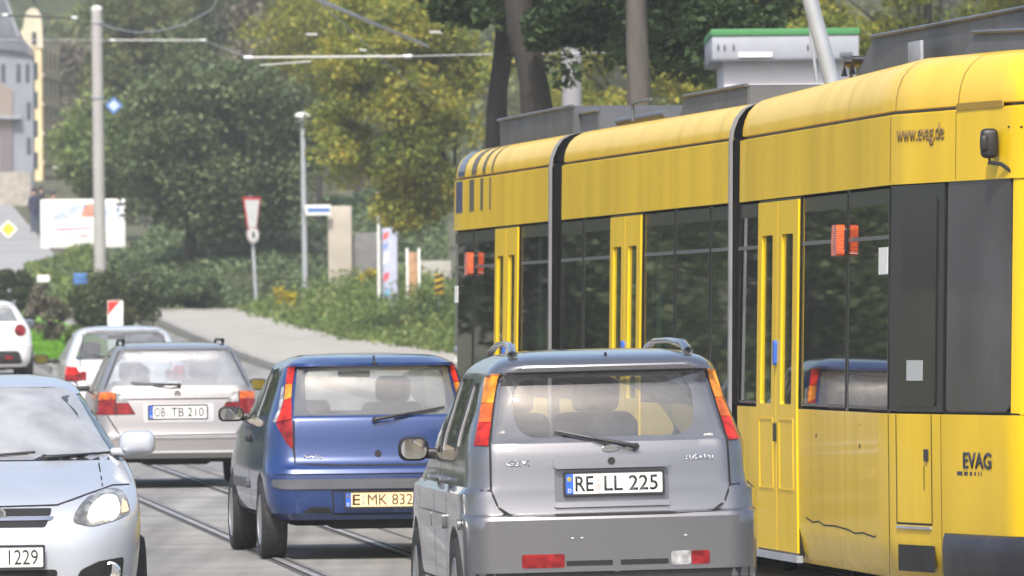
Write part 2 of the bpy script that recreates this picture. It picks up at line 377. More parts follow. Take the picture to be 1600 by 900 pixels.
# ------------------------------------------------------------------ the car builder
class Shell:
    def __init__(s, W, Rr, F, L, rc=.18, rf=.3, bow=.06, bowf=.12, tr=.03, tf=.05, rows=None, rcx=None):
        s.W, s.R, s.F = pchip(W), pchip(Rr), pchip(F); s.L = L
        s.rc, s.rf, s.bow, s.bowf, s.tr, s.tf = rc, rf, bow, bowf, tr, tf
        s.rcx = rcx or rc
        s.rows = rows; s.cache = {}
        s.z0 = W[0][0]; s.z1 = W[-1][0]; s.nodes = sorted({round(a, 4) for a, b in W} | {round(a, 4) for a, b in Rr} | {round(a, 4) for a, b in F})
    def half(s, z, ns=22, inset=0.0, fmax=None):
        """right half outline of the slice at height z, rear centre to front centre"""
        w = s.W(z) - inset; r = s.R(z) + inset; f = s.F(z) - inset
        if fmax: f = min(f, fmax)
        L = s.L
        cx = min(s.rcx, w * .5); cy = min(s.rc, (f - r) * .2); fx = min(s.rf * 1.1, w * .6); fy = min(s.rf, (f - r) * .3)
        pts = []
        for k in range(12):
            x = (w - cx) * k / 12; pts.append((x, r + s.bow * (x / w) ** 2))
        rb = r + s.bow * ((w - cx) / w) ** 2
        for k in range(11):
            a = R_(90 * k / 10); pts.append((w - cx + cx * math.sin(a), rb + cy * (1 - math.cos(a))))
        ya = rb + cy; fb = f - s.bowf * ((w - fx) / w) ** 2; yb = fb - fy
        for k in range(1, ns):
            pts.append((w, ya + (yb - ya) * k / ns))
        for k in range(9):
            a = R_(90 * k / 8); pts.append((w - fx + fx * math.cos(a), yb + fy * math.sin(a)))
        for k in range(9, -1, -1):
            x = (w - fx) * k / 10; pts.append((x, f - s.bowf * (x / w) ** 2))
        out = []
        for x, y in pts:
            t = (y - L / 2) / (L / 2); q = (s.tr if t < 0 else s.tf)
            out.append((x * (1 - q * abs(t) ** 2.5), y))
        return out
    def arr(s, z):
        k = round(z, 3)
        if k not in s.cache:
            h = np.array(s.half(k, 22)); i = int(np.argmax(h[:, 0])); s.cache[k] = (h, i)
        return s.cache[k]
    def rear(s, x, z):
        h, i = s.arr(z); return float(np.interp(abs(x), h[:i + 1, 0], h[:i + 1, 1]))
    def front(s, x, z):
        h, i = s.arr(z); a = h[i:][::-1]; return float(np.interp(abs(x), a[:, 0], a[:, 1]))
    def side(s, y, z):
        h, i = s.arr(z); return float(np.interp(y, h[:, 1], h[:, 0]))
    def solid(s, bm, za=None, zb=None, inset=0.0, fmax=None, extra=18):
        za = s.z0 if za is None else za; zb = s.z1 if zb is None else zb
        zs = sorted({round(za + (zb - za) * k / extra, 4) for k in range(extra + 1)} | {q for q in s.nodes if za < q < zb})
        zz = [zs[0]]
        for q in zs[1:]:
            if q - zz[-1] > .006: zz.append(q)
        rings = []
        for z in zz:
            h = s.half(z, 22, inset, fmax)
            full = h + [(-x, y) for x, y in h[-2:0:-1]]
            rings.append([bm.verts.new((x, y, z)) for x, y in full])
        n = len(rings[0])
        for a, b in zip(rings, rings[1:]):
            for k in range(n): bm.faces.new((a[k], a[(k + 1) % n], b[(k + 1) % n], b[k]))
        bm.faces.new(rings[0][::-1]); bm.faces.new(rings[-1])
def patch(sh, face, outer, m, name, parent, holes=(), off=.004, thick=.012, grid=.035, smooth=30, label=None):
    bm = flat_fill(outer, holes, grid)
    if face == 'rear': fn = lambda a, z, d: Vector((a, sh.rear(a, z) - off + d, z))
    elif face == 'front': fn = lambda a, z, d: Vector((a, sh.front(a, z) + off - d, z))
    elif face == 'left': fn = lambda a, z, d: Vector((-(sh.side(a, z) + off - d), a, z))
    else: fn = lambda a, z, d: Vector((sh.side(a, z) + off - d, a, z))
    warp(bm, fn, thick)
    o = obj(name, bm, m, parent, smooth)
    if label: o['label'] = label
    return o
def seam(sh, face, lines, w, m, name, parent, off=.0025, thick=.006):
    """thin lines laid along a face: every polyline becomes a narrow ribbon following the shell"""
    bm = bmesh.new()
    if face == 'rear': fn = lambda a, z: Vector((a, sh.rear(a, z) - off, z))
    elif face == 'front': fn = lambda a, z: Vector((a, sh.front(a, z) + off, z))
    elif face == 'left': fn = lambda a, z: Vector((-(sh.side(a, z) + off), a, z))
    else: fn = lambda a, z: Vector((sh.side(a, z) + off, a, z))
    for ln in lines:
        pts = []
        for a, b in zip(ln, ln[1:]):
            k = max(1, int(math.dist(a, b) / .04))
            for i in range(k): pts.append((a[0] + (b[0] - a[0]) * i / k, a[1] + (b[1] - a[1]) * i / k))
        pts.append(ln[-1]); prev = None
        for i, p in enumerate(pts):
            q0 = pts[max(i - 1, 0)]; q1 = pts[min(i + 1, len(pts) - 1)]
            dx, dz = q1[0] - q0[0], q1[1] - q0[1]; l = math.hypot(dx, dz) or 1
            nx, nz = -dz / l * w / 2, dx / l * w / 2
            c = (bm.verts.new(fn(p[0] + nx, p[1] + nz)), bm.verts.new(fn(p[0] - nx, p[1] - nz)))
            if prev: bm.faces.new((prev[0], prev[1], c[1], c[0]))
            prev = c
    return obj(name, bm, m, parent, None)
def bool_cut(body, cutters):
    """cut a list of (bmesh, material slot) solids out of a mesh object"""
    for bmc in cutters:
        bmesh.ops.recalc_face_normals(bmc, faces=bmc.faces[:])
        me = bpy.data.meshes.new('cut'); bmc.to_mesh(me); bmc.free()
        for mm in body.data.materials: me.materials.append(mm)
        me.polygons.foreach_set('material_index', [1] * len(me.polygons))
        c = bpy.data.objects.new('cut', me); COL.objects.link(c); c.parent = body.parent
        md = body.modifiers.new('b', 'BOOLEAN'); md.operation = 'DIFFERENCE'; md.object = c; md.solver = 'EXACT'
        try: md.material_mode = 'INDEX'
        except Exception: pass
        dg = bpy.context.evaluated_depsgraph_get(); dg.update()
        new = bpy.data.meshes.new_from_object(body.evaluated_get(dg))
        body.modifiers.clear(); old = body.data; body.data = new; bpy.data.meshes.remove(old)
        bpy.data.objects.remove(c); bpy.data.meshes.remove(me)
def prism(poly, axis, a0, a1):
    bm = bmesh.new()
    mk = (lambda p, t: (p[0], t, p[1])) if axis == 'y' else (lambda p, t: (t, p[0], p[1]))
    A = [bm.verts.new(mk(p, a0)) for p in poly]; B = [bm.verts.new(mk(p, a1)) for p in poly]
    bm.faces.new(A); bm.faces.new(B[::-1]); n = len(A)
    for i in range(n): bm.faces.new((A[i], B[i], B[(i + 1) % n], A[(i + 1) % n]))
    return bm
def wheel(parent, x, y, r, wd, side, spokes=5, rim=None):
    """side -1 left / 1 right: the rim faces outwards"""
    bm = bmesh.new(); h = wd / 2
    prof = [(r * .64, -h * .9), (r * .80, -h * 1.0), (r * .93, -h * .95), (r * .985, -h * .75), (r, -h * .4), (r, h * .4), (r * .985, h * .75), (r * .93, h * .95), (r * .80, h), (r * .64, h * .9)]
    add_lathe(bm, prof, 'X', (0, 0, 0), 40, close=True)
    t = obj('wheel', bm, M['rubber'], parent, 40); t.location = (x, y, r)
    bm = bmesh.new()
    o_ = side * h
    add_lathe(bm, [(r * .66, o_ * .88), (r * .62, o_ * .95), (r * .58, o_ * .7), (r * .56, o_ * .1)], 'X', (0, 0, 0), 40)
    for k in range(spokes):
        a = k * 2 * math.pi / spokes
        add_box(bm, (o_ * .72, math.cos(a) * r * .33, math.sin(a) * r * .33), (.03, r * .56, .055), 0, .008, 1, Matrix.Rotation(a, 4, 'X'))
    add_lathe(bm, [(r * .18, o_ * .6), (r * .18, o_ * .85), (r * .10, o_ * .9)], 'X', (0, 0, 0), 20)
    obj('rim', bm, rim or M['rim'], t, 35)
def plate(parent, fn, text, m=None, h=.11, w=.52, ink=None, name='number_plate'):
    """fn(a, z, out) -> local point; plate with frame, blue strip, seals and lettering"""
    m = m or M['white']
    def mk(bm, nm, mm, d, th, par):
        src = {v: v.co.copy() for v in bm.verts}
        r = bmesh.ops.extrude_face_region(bm, geom=bm.faces[:]); new = [g for g in r['geom'] if isinstance(g, bmesh.types.BMVert)]
        for v in new: v.co = fn(v.co.x, v.co.z, d + th)
        for v, c in src.items(): v.co = fn(c.x, c.z, d)
        return obj(nm, bm, mm, par, None)
    p = mk(flat_fill(rrect(-w / 2, -h / 2, w / 2, h / 2, .008, 3), grid=9), name, m, 0, .006, parent)
    mk(flat_fill(rrect(-w / 2 - .008, -h / 2 - .008, w / 2 + .008, h / 2 + .008, .01, 3), [rrect(-w / 2 + .004, -h / 2 + .004, w / 2 - .004, h / 2 - .004, .008, 3)], grid=9), 'plate_frame', M['ink'], 0, .009, p)
    mk(flat_fill([(-w / 2 + .004, -h / 2 + .004), (-w / 2 + .044, -h / 2 + .004), (-w / 2 + .044, h / 2 - .004), (-w / 2 + .004, h / 2 - .004)], grid=9), 'country_strip', M['eu'], .006, .0015, p)
    c = text_bm('D', .02)
    for v in c.verts: v.co += Vector((-w / 2 + .024, 0, -h / 2 + .022))
    mk(c, 'country_letter', M['white'], .0075, .001, p)
    bm = bmesh.new()
    add_lathe(bm, [(.013, 0), (.013, .002), (.010, .003)], 'Y', (0, 0, 0), 20)
    for v in bm.verts: v.co = fn(-w / 2 + .024 + v.co.x, .025 + v.co.z, .0075)
    obj('star_ring', bm, M['star'], p, None)
    left, right = text
    x = -w / 2 + .055; gapc = .052
    tot = w - .055 - .015 - gapc; per = tot / (len(left) + len(right) - .1)
    for s_, x0, wd in ((left, x, per * len(left) * .96), (right, x + per * len(left) + gapc, per * len(right) * .94)):
        t = text_bm(s_, h * .70, wd, .012 if 'M' not in s_ else 0)
        for v in t.verts: v.co += Vector((x0 + wd / 2, 0, 0))
        mk(t, 'plate_lettering', ink or M['ink'], .006, .0015, p)
    bm = bmesh.new()
    for zz, rr in ((.022, .012), (-.018, .016)):
        g = bmesh.ops.create_circle(bm, cap_ends=True, segments=16, radius=rr)
        for v in g['verts']: v.co = Vector((x + per * len(left) + gapc / 2 - .006 + v.co.x, 0, zz + v.co.y))
    mk(bm, 'seal', M['seal1'], .006, .0015, p)
    return p
def lettering(parent, fn, s, h, w, a, z, m, name='lettering', bold=.01, th=.003):
    t = text_bm(s, h, w, bold)
    for v in t.verts: v.co += Vector((a, 0, z))
    src = {v: v.co.copy() for v in t.verts}
    r = bmesh.ops.extrude_face_region(t, geom=t.faces[:]); new = [g for g in r['geom'] if isinstance(g, bmesh.types.BMVert)]
    for v in new: v.co = fn(v.co.x, v.co.z, th)
    for v, c in src.items(): v.co = fn(c.x, c.z, 0)
    return obj(name, t, m, parent, None)
def seats(root, y, zt, xs=(-.36, .36), head=True, w=.46):
    for x in xs:
        bm = bmesh.new()
        add_box(bm, (x, y, zt - .45), (w, .16, .62), 0, .07, 3, Matrix.Rotation(R_(-12), 4, 'X'))
        o = obj('seat', bm, M['seat'], root, 60)
        if head:
            bm = bmesh.new(); add_box(bm, (x, y - .05, zt - .05), (.26, .11, .19), 0, .05, 3)
            add_tube(bm, [(x - .06, y - .04, zt - .16), (x - .06, y - .04, zt - .1)], .008); add_tube(bm, [(x + .06, y - .04, zt - .16), (x + .06, y - .04, zt - .1)], .008)
            obj('headrest', bm, M['seat'], o, 60)
def car(name, label, loc, rz, sh, paint, cabin, belt, rear_glass, side_glass, screen, wheels, tyre=(.29, .18), cowl=None, mirrors=None, rails=False, rx=0, ry=0, clear_hole=None, frit=None, glass=None, seat_rows=(1.3, 2.15), spokes=5, mirror_m=None, group='cars in the traffic', roof_z=None, screen_m=None):
    root = thing(name, label, 'car', loc, rz, group, rx, ry)
    bm = bmesh.new(); sh.solid(bm)
    body = obj('body', bm, [paint, M['inner'], M['dark']], root, None)
    cuts = []
    c = bmesh.new(); sh.solid(c, cabin[0], cabin[1], .055, cowl, 10); cuts.append(c)
    cuts.append(prism(rear_glass, 'y', -.6, 1.0))
    for p in side_glass: cuts.append(prism(p, 'x', -1.4, 1.4))
    cuts.append(prism(screen, 'y', sh.L * .5, sh.L + .5))
    r, wd = tyre
    for (wx, wy) in wheels:
        for sgn in (-1, 1):
            c = bmesh.new(); add_lathe(c, [(r + .045, sgn * (wx - wd - .12)), (r + .045, sgn * 1.3)], 'X', (0, wy, r + .01), 36); cuts.append(c)
    bool_cut(body, cuts)
    me = body.data; me.polygons.foreach_set('use_smooth', [True] * len(me.polygons)); me.set_sharp_from_angle(angle=R_(28))
    for p in side_glass:
        patch(sh, 'left', p, M['glass_side'], 'side_window', root, off=-.008, thick=0, grid=.12)
        patch(sh, 'right', p, M['glass_side'], 'side_window', root, off=-.008, thick=0, grid=.12)
    g = patch(sh, 'rear', rear_glass, glass or M['glass'], 'rear_window', root, off=-.006, thick=0, grid=.07)
    if frit:
        patch(sh, 'rear', rear_glass, M['frit'], 'window_border', g, holes=[frit], off=-.003, thick=0, grid=.07)
    patch(sh, 'front', screen, screen_m or M['glass'], 'windscreen', root, off=-.006, thick=0, grid=.1)
    for (wx, wy) in wheels:
        for sgn in (-1, 1): wheel(root, sgn * (wx - wd / 2), wy, r, wd, sgn, spokes)
    for y, zt, xs in seat_rows: seats(root, y, zt, xs)
    # dashboard and inner mirror
    yd = sh.F(belt + .05) - .55
    bm = bmesh.new(); add_box(bm, (0, yd, belt - .02), (sh.W(belt) * 1.7, .35, .14), 0, .05, 3); obj('dashboard', bm, M['seat'], root, 60)
    bm = bmesh.new(); zt = (roof_z or cabin[1]) - .10; add_box(bm, (0, sh.F(zt) - .30, zt), (.24, .03, .065), 0, .02, 2); add_tube(bm, [(0, sh.F(zt) - .29, zt), (0, sh.F(zt) - .2, zt + .05)], .01); obj('inner_mirror', bm, M['black'], root, 60)
    # axle / exhaust shapes under the floor
    bm = bmesh.new(); add_tube(bm, [(-.6, wheels[0][1], r), (.6, wheels[0][1], r)], .04, 10); add_box(bm, (.0, wheels[0][1] - .25, sh.z0 + .0), (.7, .35, .14), 0, .05)
    add_box(bm, (0, (wheels[0][1] + wheels[1][1]) / 2, sh.z0 - .02), (1.1, 1.9, .08), 0, .02)
    obj('underbody', bm, M['dark'], root, 40)
    if mirrors:
        mx, my, mz, mw, mh = mirrors
        for sgn in (-1, 1):
            bm = bmesh.new(); add_box(bm, (sgn * (mx + mw / 2), my, mz), (mw, .13, mh), 0, mh * .38, 4)
            for v in bm.verts:
                t = (v.co.y - my) / .065; k = 1 - .18 * max(t, 0)
                v.co.z = mz + (v.co.z - mz) * k; v.co.x = sgn * (mx) + (v.co.x - sgn * mx) * k
            add_box(bm, (sgn * (mx - .05), my, mz - mh * .2), (.16, .06, .06), 0, .02)
            h = obj('door_mirror', bm, mirror_m or M['black'], root, 50)
            f = flat_fill(rrect(mx + .015, mz - mh / 2 + .014, mx + mw - .014, mz + mh / 2 - .014, mh * .33), grid=9)
            for v in f.verts: v.co = Vector((sgn * v.co.x, my - .067, v.co.z))
            obj('mirror_glass', f, M['mirror'], h, None)
    return root, body
def wiper(root, sh, face, p0, p1, blade=(.15, .95), name='wiper'):
    """arm from the pivot p0 to the tip p1 with a blade along its far part"""
    s = -1 if face == 'rear' else 1
    f = sh.rear if face == 'rear' else sh.front
    def q(t, o): a = p0[0] + (p1[0] - p0[0]) * t; z = p0[1] + (p1[1] - p0[1]) * t; return (a, f(a, z) + s * o, z)
    bm = bmesh.new(); add_tube(bm, [q(0, .0), q(0, .045)], .018, 12)
    add_tube(bm, [q(0, .035), q(.2, .055), q(.55, .045)], [.013, .011, .007], 8)
    w_ = obj(name, bm, M['black'], root, 50)
    bm = bmesh.new(); add_tube(bm, [q(blade[0], .014), q((blade[0] + blade[1]) / 2, .016), q(1, .014)], .007, 6); add_tube(bm, [q(blade[0] + .12, .03), q(.6, .036), q(.92, .03)], .006, 6)
    obj('wiper_blade', bm, M['black'], w_, 50)
#CARS
#TRAM
#PLACE
# ------------------------------------------------------------------ cars
def car_paint(name, col, metal=.55, rough=.34, var=.04, coat=1.0):
    m = mat(name, col, rough, metal, coat, var=var, vs=2.2, coatr=.05)
    return m
def at_px(cx, s, z=0.0):
    """ground position of a thing whose centre column is at cx and whose scale is s pixels per metre"""
    Y = FPX / s; return Vector((PX(cx, Y, 700), Y, gz(Y) + z))
# ===== silver compact SUV ===================================================
pS = car_paint('silver_grey_paint', (.21, .212, .226), .8, .30)
W = [(.20, .70), (.30, .775), (.45, .795), (.86, .80), (.895, .765), (1.08, .75), (1.15, .735), (1.30, .685), (1.45, .635), (1.50, .615), (1.545, .57), (1.58, .50), (1.60, .38), (1.607, .2)]
Rr = [(.20, .14), (.36, .03), (.40, .0), (.72, .0), (.745, .02), (.755, .06), (.90, .085), (1.12, .12), (1.15, .15), (1.47, .31), (1.485, .25), (1.52, .24), (1.56, .30), (1.59, .55), (1.607, .9)]
F = [(.20, 3.6), (.4, 3.76), (.62, 3.77), (.74, 3.70), (.86, 3.5), (.95, 3.1), (1.03, 2.78), (1.08, 2.66), (1.3, 2.32), (1.5, 1.95), (1.58, 1.6), (1.607, 1.2)]
shS = Shell(W, Rr, F, 3.77, rc=.20, rcx=.17, rf=.4, bow=.05, tr=.03, tf=.06)
loc = at_px(961, 297)
rgl = [(-.615, 1.125), (.615, 1.125), (.60, 1.17), (.535, 1.485), (-.535, 1.485), (-.60, 1.17)]
inn = rrect(-.49, 1.150, .465, 1.462, .11)
sideS = [rnd([(.52, 1.12), (.86, 1.10), (.90, 1.44), (.62, 1.44), (.42, 1.30)], .04), rnd([(.96, 1.09), (1.62, 1.07), (1.62, 1.46), (1.0, 1.46)], .05), rnd([(1.72, 1.06), (2.50, 1.03), (2.12, 1.42), (1.96, 1.46), (1.72, 1.47)], .05)]
suv, b_ = car('sport_utility_car', 'silver grey compact SUV seen from behind, in front of the yellow tram', loc, R_(5.6), shS, pS, (1.0, 1.555), 1.06, rgl, sideS,
    rnd([(-.62, 1.10), (.62, 1.10), (.52, 1.47), (-.52, 1.47)], .06), [(.80, .62), (.80, 2.98)], (.315, .20), cowl=2.60, mirrors=(.765, 2.32, 1.07, .17, .135), ry=R_(-.8), frit=inn,
    seat_rows=((1.05, 1.20, (-.38, .12)), (1.95, 1.40, (-.35, .12))), spokes=6, glass=glass_mat('dusty_rear_glass', (.74, .76, .74), .10, 1.8))
seam(shS, 'rear', [[(-.63, 1.12), (-.635, .88), (-.60, .79), (-.54, .75), (-.3, .742), (.3, .742), (.54, .75), (.60, .79), (.635, .88), (.63, 1.12), (.575, 1.40), (.55, 1.49), (-.55, 1.49), (-.575, 1.40), (-.63, 1.12)]], .011, M['gap'], 'tailgate_gap', suv)
seam(shS, 'rear', [[(-.77, .886), (-.64, .880)], [(.64, .880), (.77, .886)]], .009, M['gap'], 'bumper_gap', suv)
for sg in (-1, 1):
    q = lambda pts: [(sg * a, b) for a, b in pts]
    o = patch(shS, 'rear', q([(.553, 1.49), (.612, 1.49), (.648, 1.34), (.592, 1.34)]), M['amber_dull' if 0 else 'amber'], 'tail_lamp', suv, off=.012, thick=.03, grid=.02)
    patch(shS, 'rear', q([(.592, 1.337), (.6485, 1.337), (.672, 1.24), (.612, 1.24)]), M['amber_dull'], 'indicator_lens', o, off=.010, thick=.03, grid=.02)
    patch(shS, 'rear', q([(.612, 1.237), (.673, 1.237), (.708, 1.118), (.640, 1.118)]), M['red_hot'], 'brake_lens', o, off=.012, thick=.03, grid=.02)
# garnish above the plate and the recess round it
fr = lambda a, z, d: Vector((a, shS.rear(a, z) - .004 - d, z))
patch(shS, 'rear', rrect(-.305, .985, .31, 1.055, .022), pS, 'tailgate_handle', suv, off=.045, thick=.06, grid=.05)
patch(shS, 'rear', rrect(-.30, .795, .305, .984, .03), car_paint('recess_shade_silver', (.11, .112, .13), .5, .4), 'plate_recess', suv, off=.004, thick=.008, grid=.06)  # darker copy of the body paint puts the recess's shade into colour
patch(shS, 'rear', rrect(-.305, .782, .31, .81, .012), pS, 'recess_lip', suv, off=.02, thick=.03, grid=.05)
pc = .905
plate(suv, lambda a, z, d: Vector((a + .012, shS.rear(0, pc) - .02 - d, pc + z)), ('RE', 'LL 225'), h=.115)
bm = bmesh.new(); add_lathe(bm, [(.036, 0), (.036, .006), (.030, .010), (.0301, .004), (.001, .004)], 'Y', (0, 0, 0), 28)
for v in bm.verts: v.co = Vector((v.co.x * 1.25, shS.rear(0, 1.088) - .004 - v.co.y, 1.088 + v.co.z * .62))
obj('oval_badge', bm, M['chrome'], suv, 30)
bm = bmesh.new(); add_lathe(bm, [(.020, 0), (.020, .004), (.010, .004)], 'Y', (0, 0, 0), 20)
for v in bm.verts: v.co = Vector((v.co.x, shS.rear(0, 1.022) - .047 - v.co.y, 1.022 + v.co.z))
obj('tailgate_lock', bm, M['ink'], suv, 30)
lettering(suv, fr, 'G3X', .030, .125, -.49, 1.02, M['chrome'], bold=.03)
lettering(suv, fr, 'SUBARU', .024, .15, .475, 1.03, M['chrome'], bold=.03)
lettering(suv, fr, 'AWD', .013, .05, .53, 1.145, M['white'])
wiper(suv, shS, 'rear', (.135, 1.095), (-.285, 1.185), (.12, 1.0))
# bumper details
for a0, a1, nm, mm in ((-.49, -.265, 'rear_fog_lamp', 'red'), (.30, .405, 'reversing_lamp', 'clear'), (.407, .505, 'rear_fog_lamp', 'red')):
    patch(shS, 'rear', rrect(a0, .468, a1, .54, .012), M[mm], nm, suv, off=.006, thick=.02, grid=.05)
patch(shS, 'rear', rrect(-.255, .475, .285, .502, .004), M['gap'], 'bumper_slot', suv, off=.003, grid=.06)
patch(shS, 'rear', rrect(-.78, .395, .78, .445, .01), M['black'], 'bumper_grille', suv, off=.003, grid=.06)
patch(shS, 'rear', rrect(-.74, .445, .74, .462, .004), pS, 'bumper_lip', suv, off=.022, thick=.03, grid=.06)
patch(shS, 'rear', rrect(-.012, .44, .03, .51, .01), pS, 'towing_eye_cover', suv, off=.016, thick=.02, grid=.06)
bm = bmesh.new()
for a in (-.22, -.17, .38): add_box(bm, (a, shS.rear(a, .62) - .003, .62), (.018, .008, .010), 0, .003)
obj('parking_sensor', bm, M['rim'], suv)
# side: shut lines, handles, moulding
for f_ in ('left', 'right'):
    seam(shS, f_, [[(.92, 1.46), (.91, 1.08), (.98, .80), (1.05, .40)], [(1.67, 1.48), (1.67, .40)], [(2.55, 1.02), (2.62, .8), (2.60, .40)], [(1.02, .38), (2.62, .38)]], .010, M['gap'], 'door_gap', suv)
    patch(shS, f_, rrect(1.06, .66, 1.64, .74, .015), pS, 'side_moulding', suv, off=.018, thick=.02, grid=.1)
    patch(shS, f_, rrect(1.70, .66, 2.56, .74, .015), pS, 'side_moulding', suv, off=.018, thick=.02, grid=.1)
    patch(shS, f_, [(.90, 1.08), (.965, 1.08), (.99, 1.46), (.915, 1.46)], M['black'], 'door_pillar', suv, off=.002, thick=.004, grid=.1)
    patch(shS, f_, [(1.63, 1.06), (1.71, 1.055), (1.71, 1.48), (1.63, 1.475)], M['black'], 'door_pillar', suv, off=.002, thick=.004, grid=.1)
    for yy in (1.12, 1.80):
        s_ = -1 if f_ == 'left' else 1; bm = bmesh.new()
        x = shS.side(yy, .92); add_tube(bm, [(s_ * (x - .01), yy, .92), (s_ * (x + .035), yy + .02, .925), (s_ * (x + .035), yy + .15, .925), (s_ * (x - .01), yy + .17, .92)], .014, 8)
        obj('door_handle', bm, pS, suv, 50)
bm = bmesh.new(); add_tube(bm, [(-shS.side(.28, .70) - .004, .28, .70), (-shS.side(.28, .70) - .02, .28, .70)], .03, 14); obj('fuel_flap', bm, pS, suv, 50)
# roof rails
for sg in (-1, 1):
    bm = bmesh.new(); x = .47
    add_tube(bm, [(sg * x, .50, 1.555), (sg * x, .47, 1.585), (sg * (x - .01), .62, 1.625), (sg * (x - .03), 1.1, 1.642), (sg * (x - .04), 1.7, 1.635), (sg * (x - .04), 2.05, 1.60), (sg * (x - .02), 2.12, 1.53)], [.026, .028, .024, .016, .016, .020, .022], 10)
    obj('roof_rail', bm, pS, suv, 60)
bm = bmesh.new(); add_tube(bm, [(.02, .42, 1.56), (.02, .40, 1.59)], [.012, .006], 8); obj('roof_aerial', bm, M['black'], suv)
bm = bmesh.new(); add_box(bm, (-.05, .285, 1.535), (.03, .02, .012), 0, .004); obj('washer_nozzle', bm, M['ink'], suv)
# ===== blue hatchback =======================================================
pB = car_paint('deep_blue_paint', (.009, .038, .16), .3, .3, var=.05)
W = [(.29, .72), (.34, .785), (.45, .815), (.62, .825), (.75, .81), (.95, .79), (1.03, .765), (1.2, .70), (1.38, .635), (1.42, .60), (1.455, .52), (1.475, .42), (1.482, .2)]
Rr = [(.29, .07), (.34, .02), (.52, .0), (.60, .0), (.655, .02), (.675, .06), (.72, .10), (1.02, .16), (1.05, .19), (1.38, .38), (1.395, .31), (1.42, .31), (1.45, .42), (1.47, .7), (1.482, 1.0)]
F = [(.29, 3.6), (.4, 3.78), (.6, 3.8), (.72, 3.70), (.86, 3.3), (.95, 2.95), (1.0, 2.75), (1.2, 2.35), (1.4, 1.95), (1.46, 1.6), (1.482, 1.3)]
shB = Shell(W, Rr, F, 3.8, rc=.26, rcx=.20, rf=.45, bow=.06, tr=.03, tf=.07)
loc = at_px(593, 217)
rgl = [(-.600, 1.04), (.600, 1.04), (.575, 1.20), (.545, 1.385), (-.545, 1.385), (-.575, 1.20)]
sideB = [rnd([(.62, 1.05), (1.38, 1.02), (1.38, 1.36), (.95, 1.38), (.72, 1.30)], .05), rnd([(1.48, 1.01), (2.62, .975), (2.15, 1.30), (1.95, 1.37), (1.48, 1.385)], .06)]
hatch, b_ = car('hatchback_car', 'deep blue three door hatchback seen from behind, between the silver estate and the grey SUV', loc, R_(6.6), shB, pB, (.96, 1.43), 1.0, rgl, sideB,
    rnd([(-.62, 1.03), (.62, 1.03), (.52, 1.37), (-.52, 1.37)], .06), [(.825, .60), (.825, 3.06)], (.285, .19), cowl=2.70, mirrors=(.775, 2.42, 1.03, .19, .11), frit=rrect(-.50, 1.048, .515, 1.36, .05),
    seat_rows=((1.15, 1.10, (-.38,)), (2.0, 1.26, (.30,))), spokes=5, glass=glass_mat('pale_rear_glass', (.86, .90, .87), .20, 1.8))  # thicker film pales the pane like bright road seen through it
seam(shB, 'rear', [[(-.600, 1.04), (-.605, .80), (-.60, .70), (-.3, .683), (.3, .683), (.60, .70), (.605, .80), (.600, 1.04)], [(-.56, 1.385), (-.3, 1.39), (.3, 1.39), (.56, 1.385)]], .014, M['gap'], 'tailgate_gap', hatch)
for sg in (-1, 1):
    q = lambda pts: [(sg * a, b) for a, b in pts]
    o = patch(shB, 'rear', rnd(q([(.612, .80), (.655, .84), (.715, .96), (.722, .99), (.614, 1.02)]), .01), M['red'], 'tail_lamp', hatch, off=.010, thick=.03, grid=.02)
    patch(shB, 'rear', q([(.614, 1.023), (.716, 1.0), (.69, 1.06), (.655, 1.15), (.605, 1.17)]), M['red_hot'], 'brake_lens', o, off=.012, thick=.03, grid=.02)
    patch(shB, 'rear', q([(.605, 1.173), (.652, 1.155), (.632, 1.27), (.586, 1.27)]), M['amber'], 'indicator_lens', o, off=.012, thick=.03, grid=.02)
    patch(shB, 'rear', q([(.586, 1.273), (.630, 1.273), (.606, 1.40), (.560, 1.40)]), M['red_hot'], 'upper_lens', o, off=.012, thick=.03, grid=.02)
    patch(shB, 'rear', q([(.724, .99), (.742, 1.0), (.70, 1.08), (.655, 1.25), (.642, 1.25), (.66, 1.15), (.69, 1.065)]), M['clear'], 'white_lens', o, off=.010, thick=.03, grid=.02)
frB = lambda a, z, d: Vector((a, shB.rear(a, z) - .004 - d, z))
M['rub'] = mat('bumper_rub_strip', (.09, .095, .11), .5, var=.15)
patch(shB, 'rear', rnd([(-.77, .535), (-.70, .515), (.70, .515), (.77, .535), (.77, .585), (-.77, .585)], .02), M['rub'], 'bumper_rub_strip', hatch, off=.014, thick=.03, grid=.05)
patch(shB, 'rear', [(-.75, .625), (.75, .625), (.74, .655), (-.74, .655)], pB, 'bumper_top', hatch, off=.02, thick=.03, grid=.05)
seam(shB, 'rear', [[(-.345, .50), (-.33, .33), (.33, .33), (.345, .50), (-.345, .50)]], .012, M['gap'], 'plate_recess', hatch)
pc2 = .435
plate(hatch, lambda a, z, d: Vector((a + .005, shB.rear(0, pc2) - .012 - d, pc2 + z)), ('E', 'MK 832'), m=M['cream'], ink=mat('brown_ink', (.06, .03, .01), .5))
patch(shB, 'rear', rnd([(-.56, .345), (-.33, .335), (-.36, .38), (-.50, .385)], .02), M['dark'], 'exhaust_cutout', hatch, off=.004, grid=.05)
bm = bmesh.new(); add_lathe(bm, [(.024, 0), (.024, .008), (.014, .008)], 'Y', (0, 0, 0), 20)
for v in bm.verts: v.co = Vector((v.co.x + .0, shB.rear(0, .765) - .004 - v.co.y, .765 + v.co.z))
obj('tailgate_lock', bm, M['ink'], hatch, 30)
lettering(hatch, frB, 'PUNTO', .026, .13, -.47, .745, M['chrome'], bold=.02)
wiper(hatch, shB, 'rear', (-.02, 1.01), (.50, 1.095), (.15, 1.0))
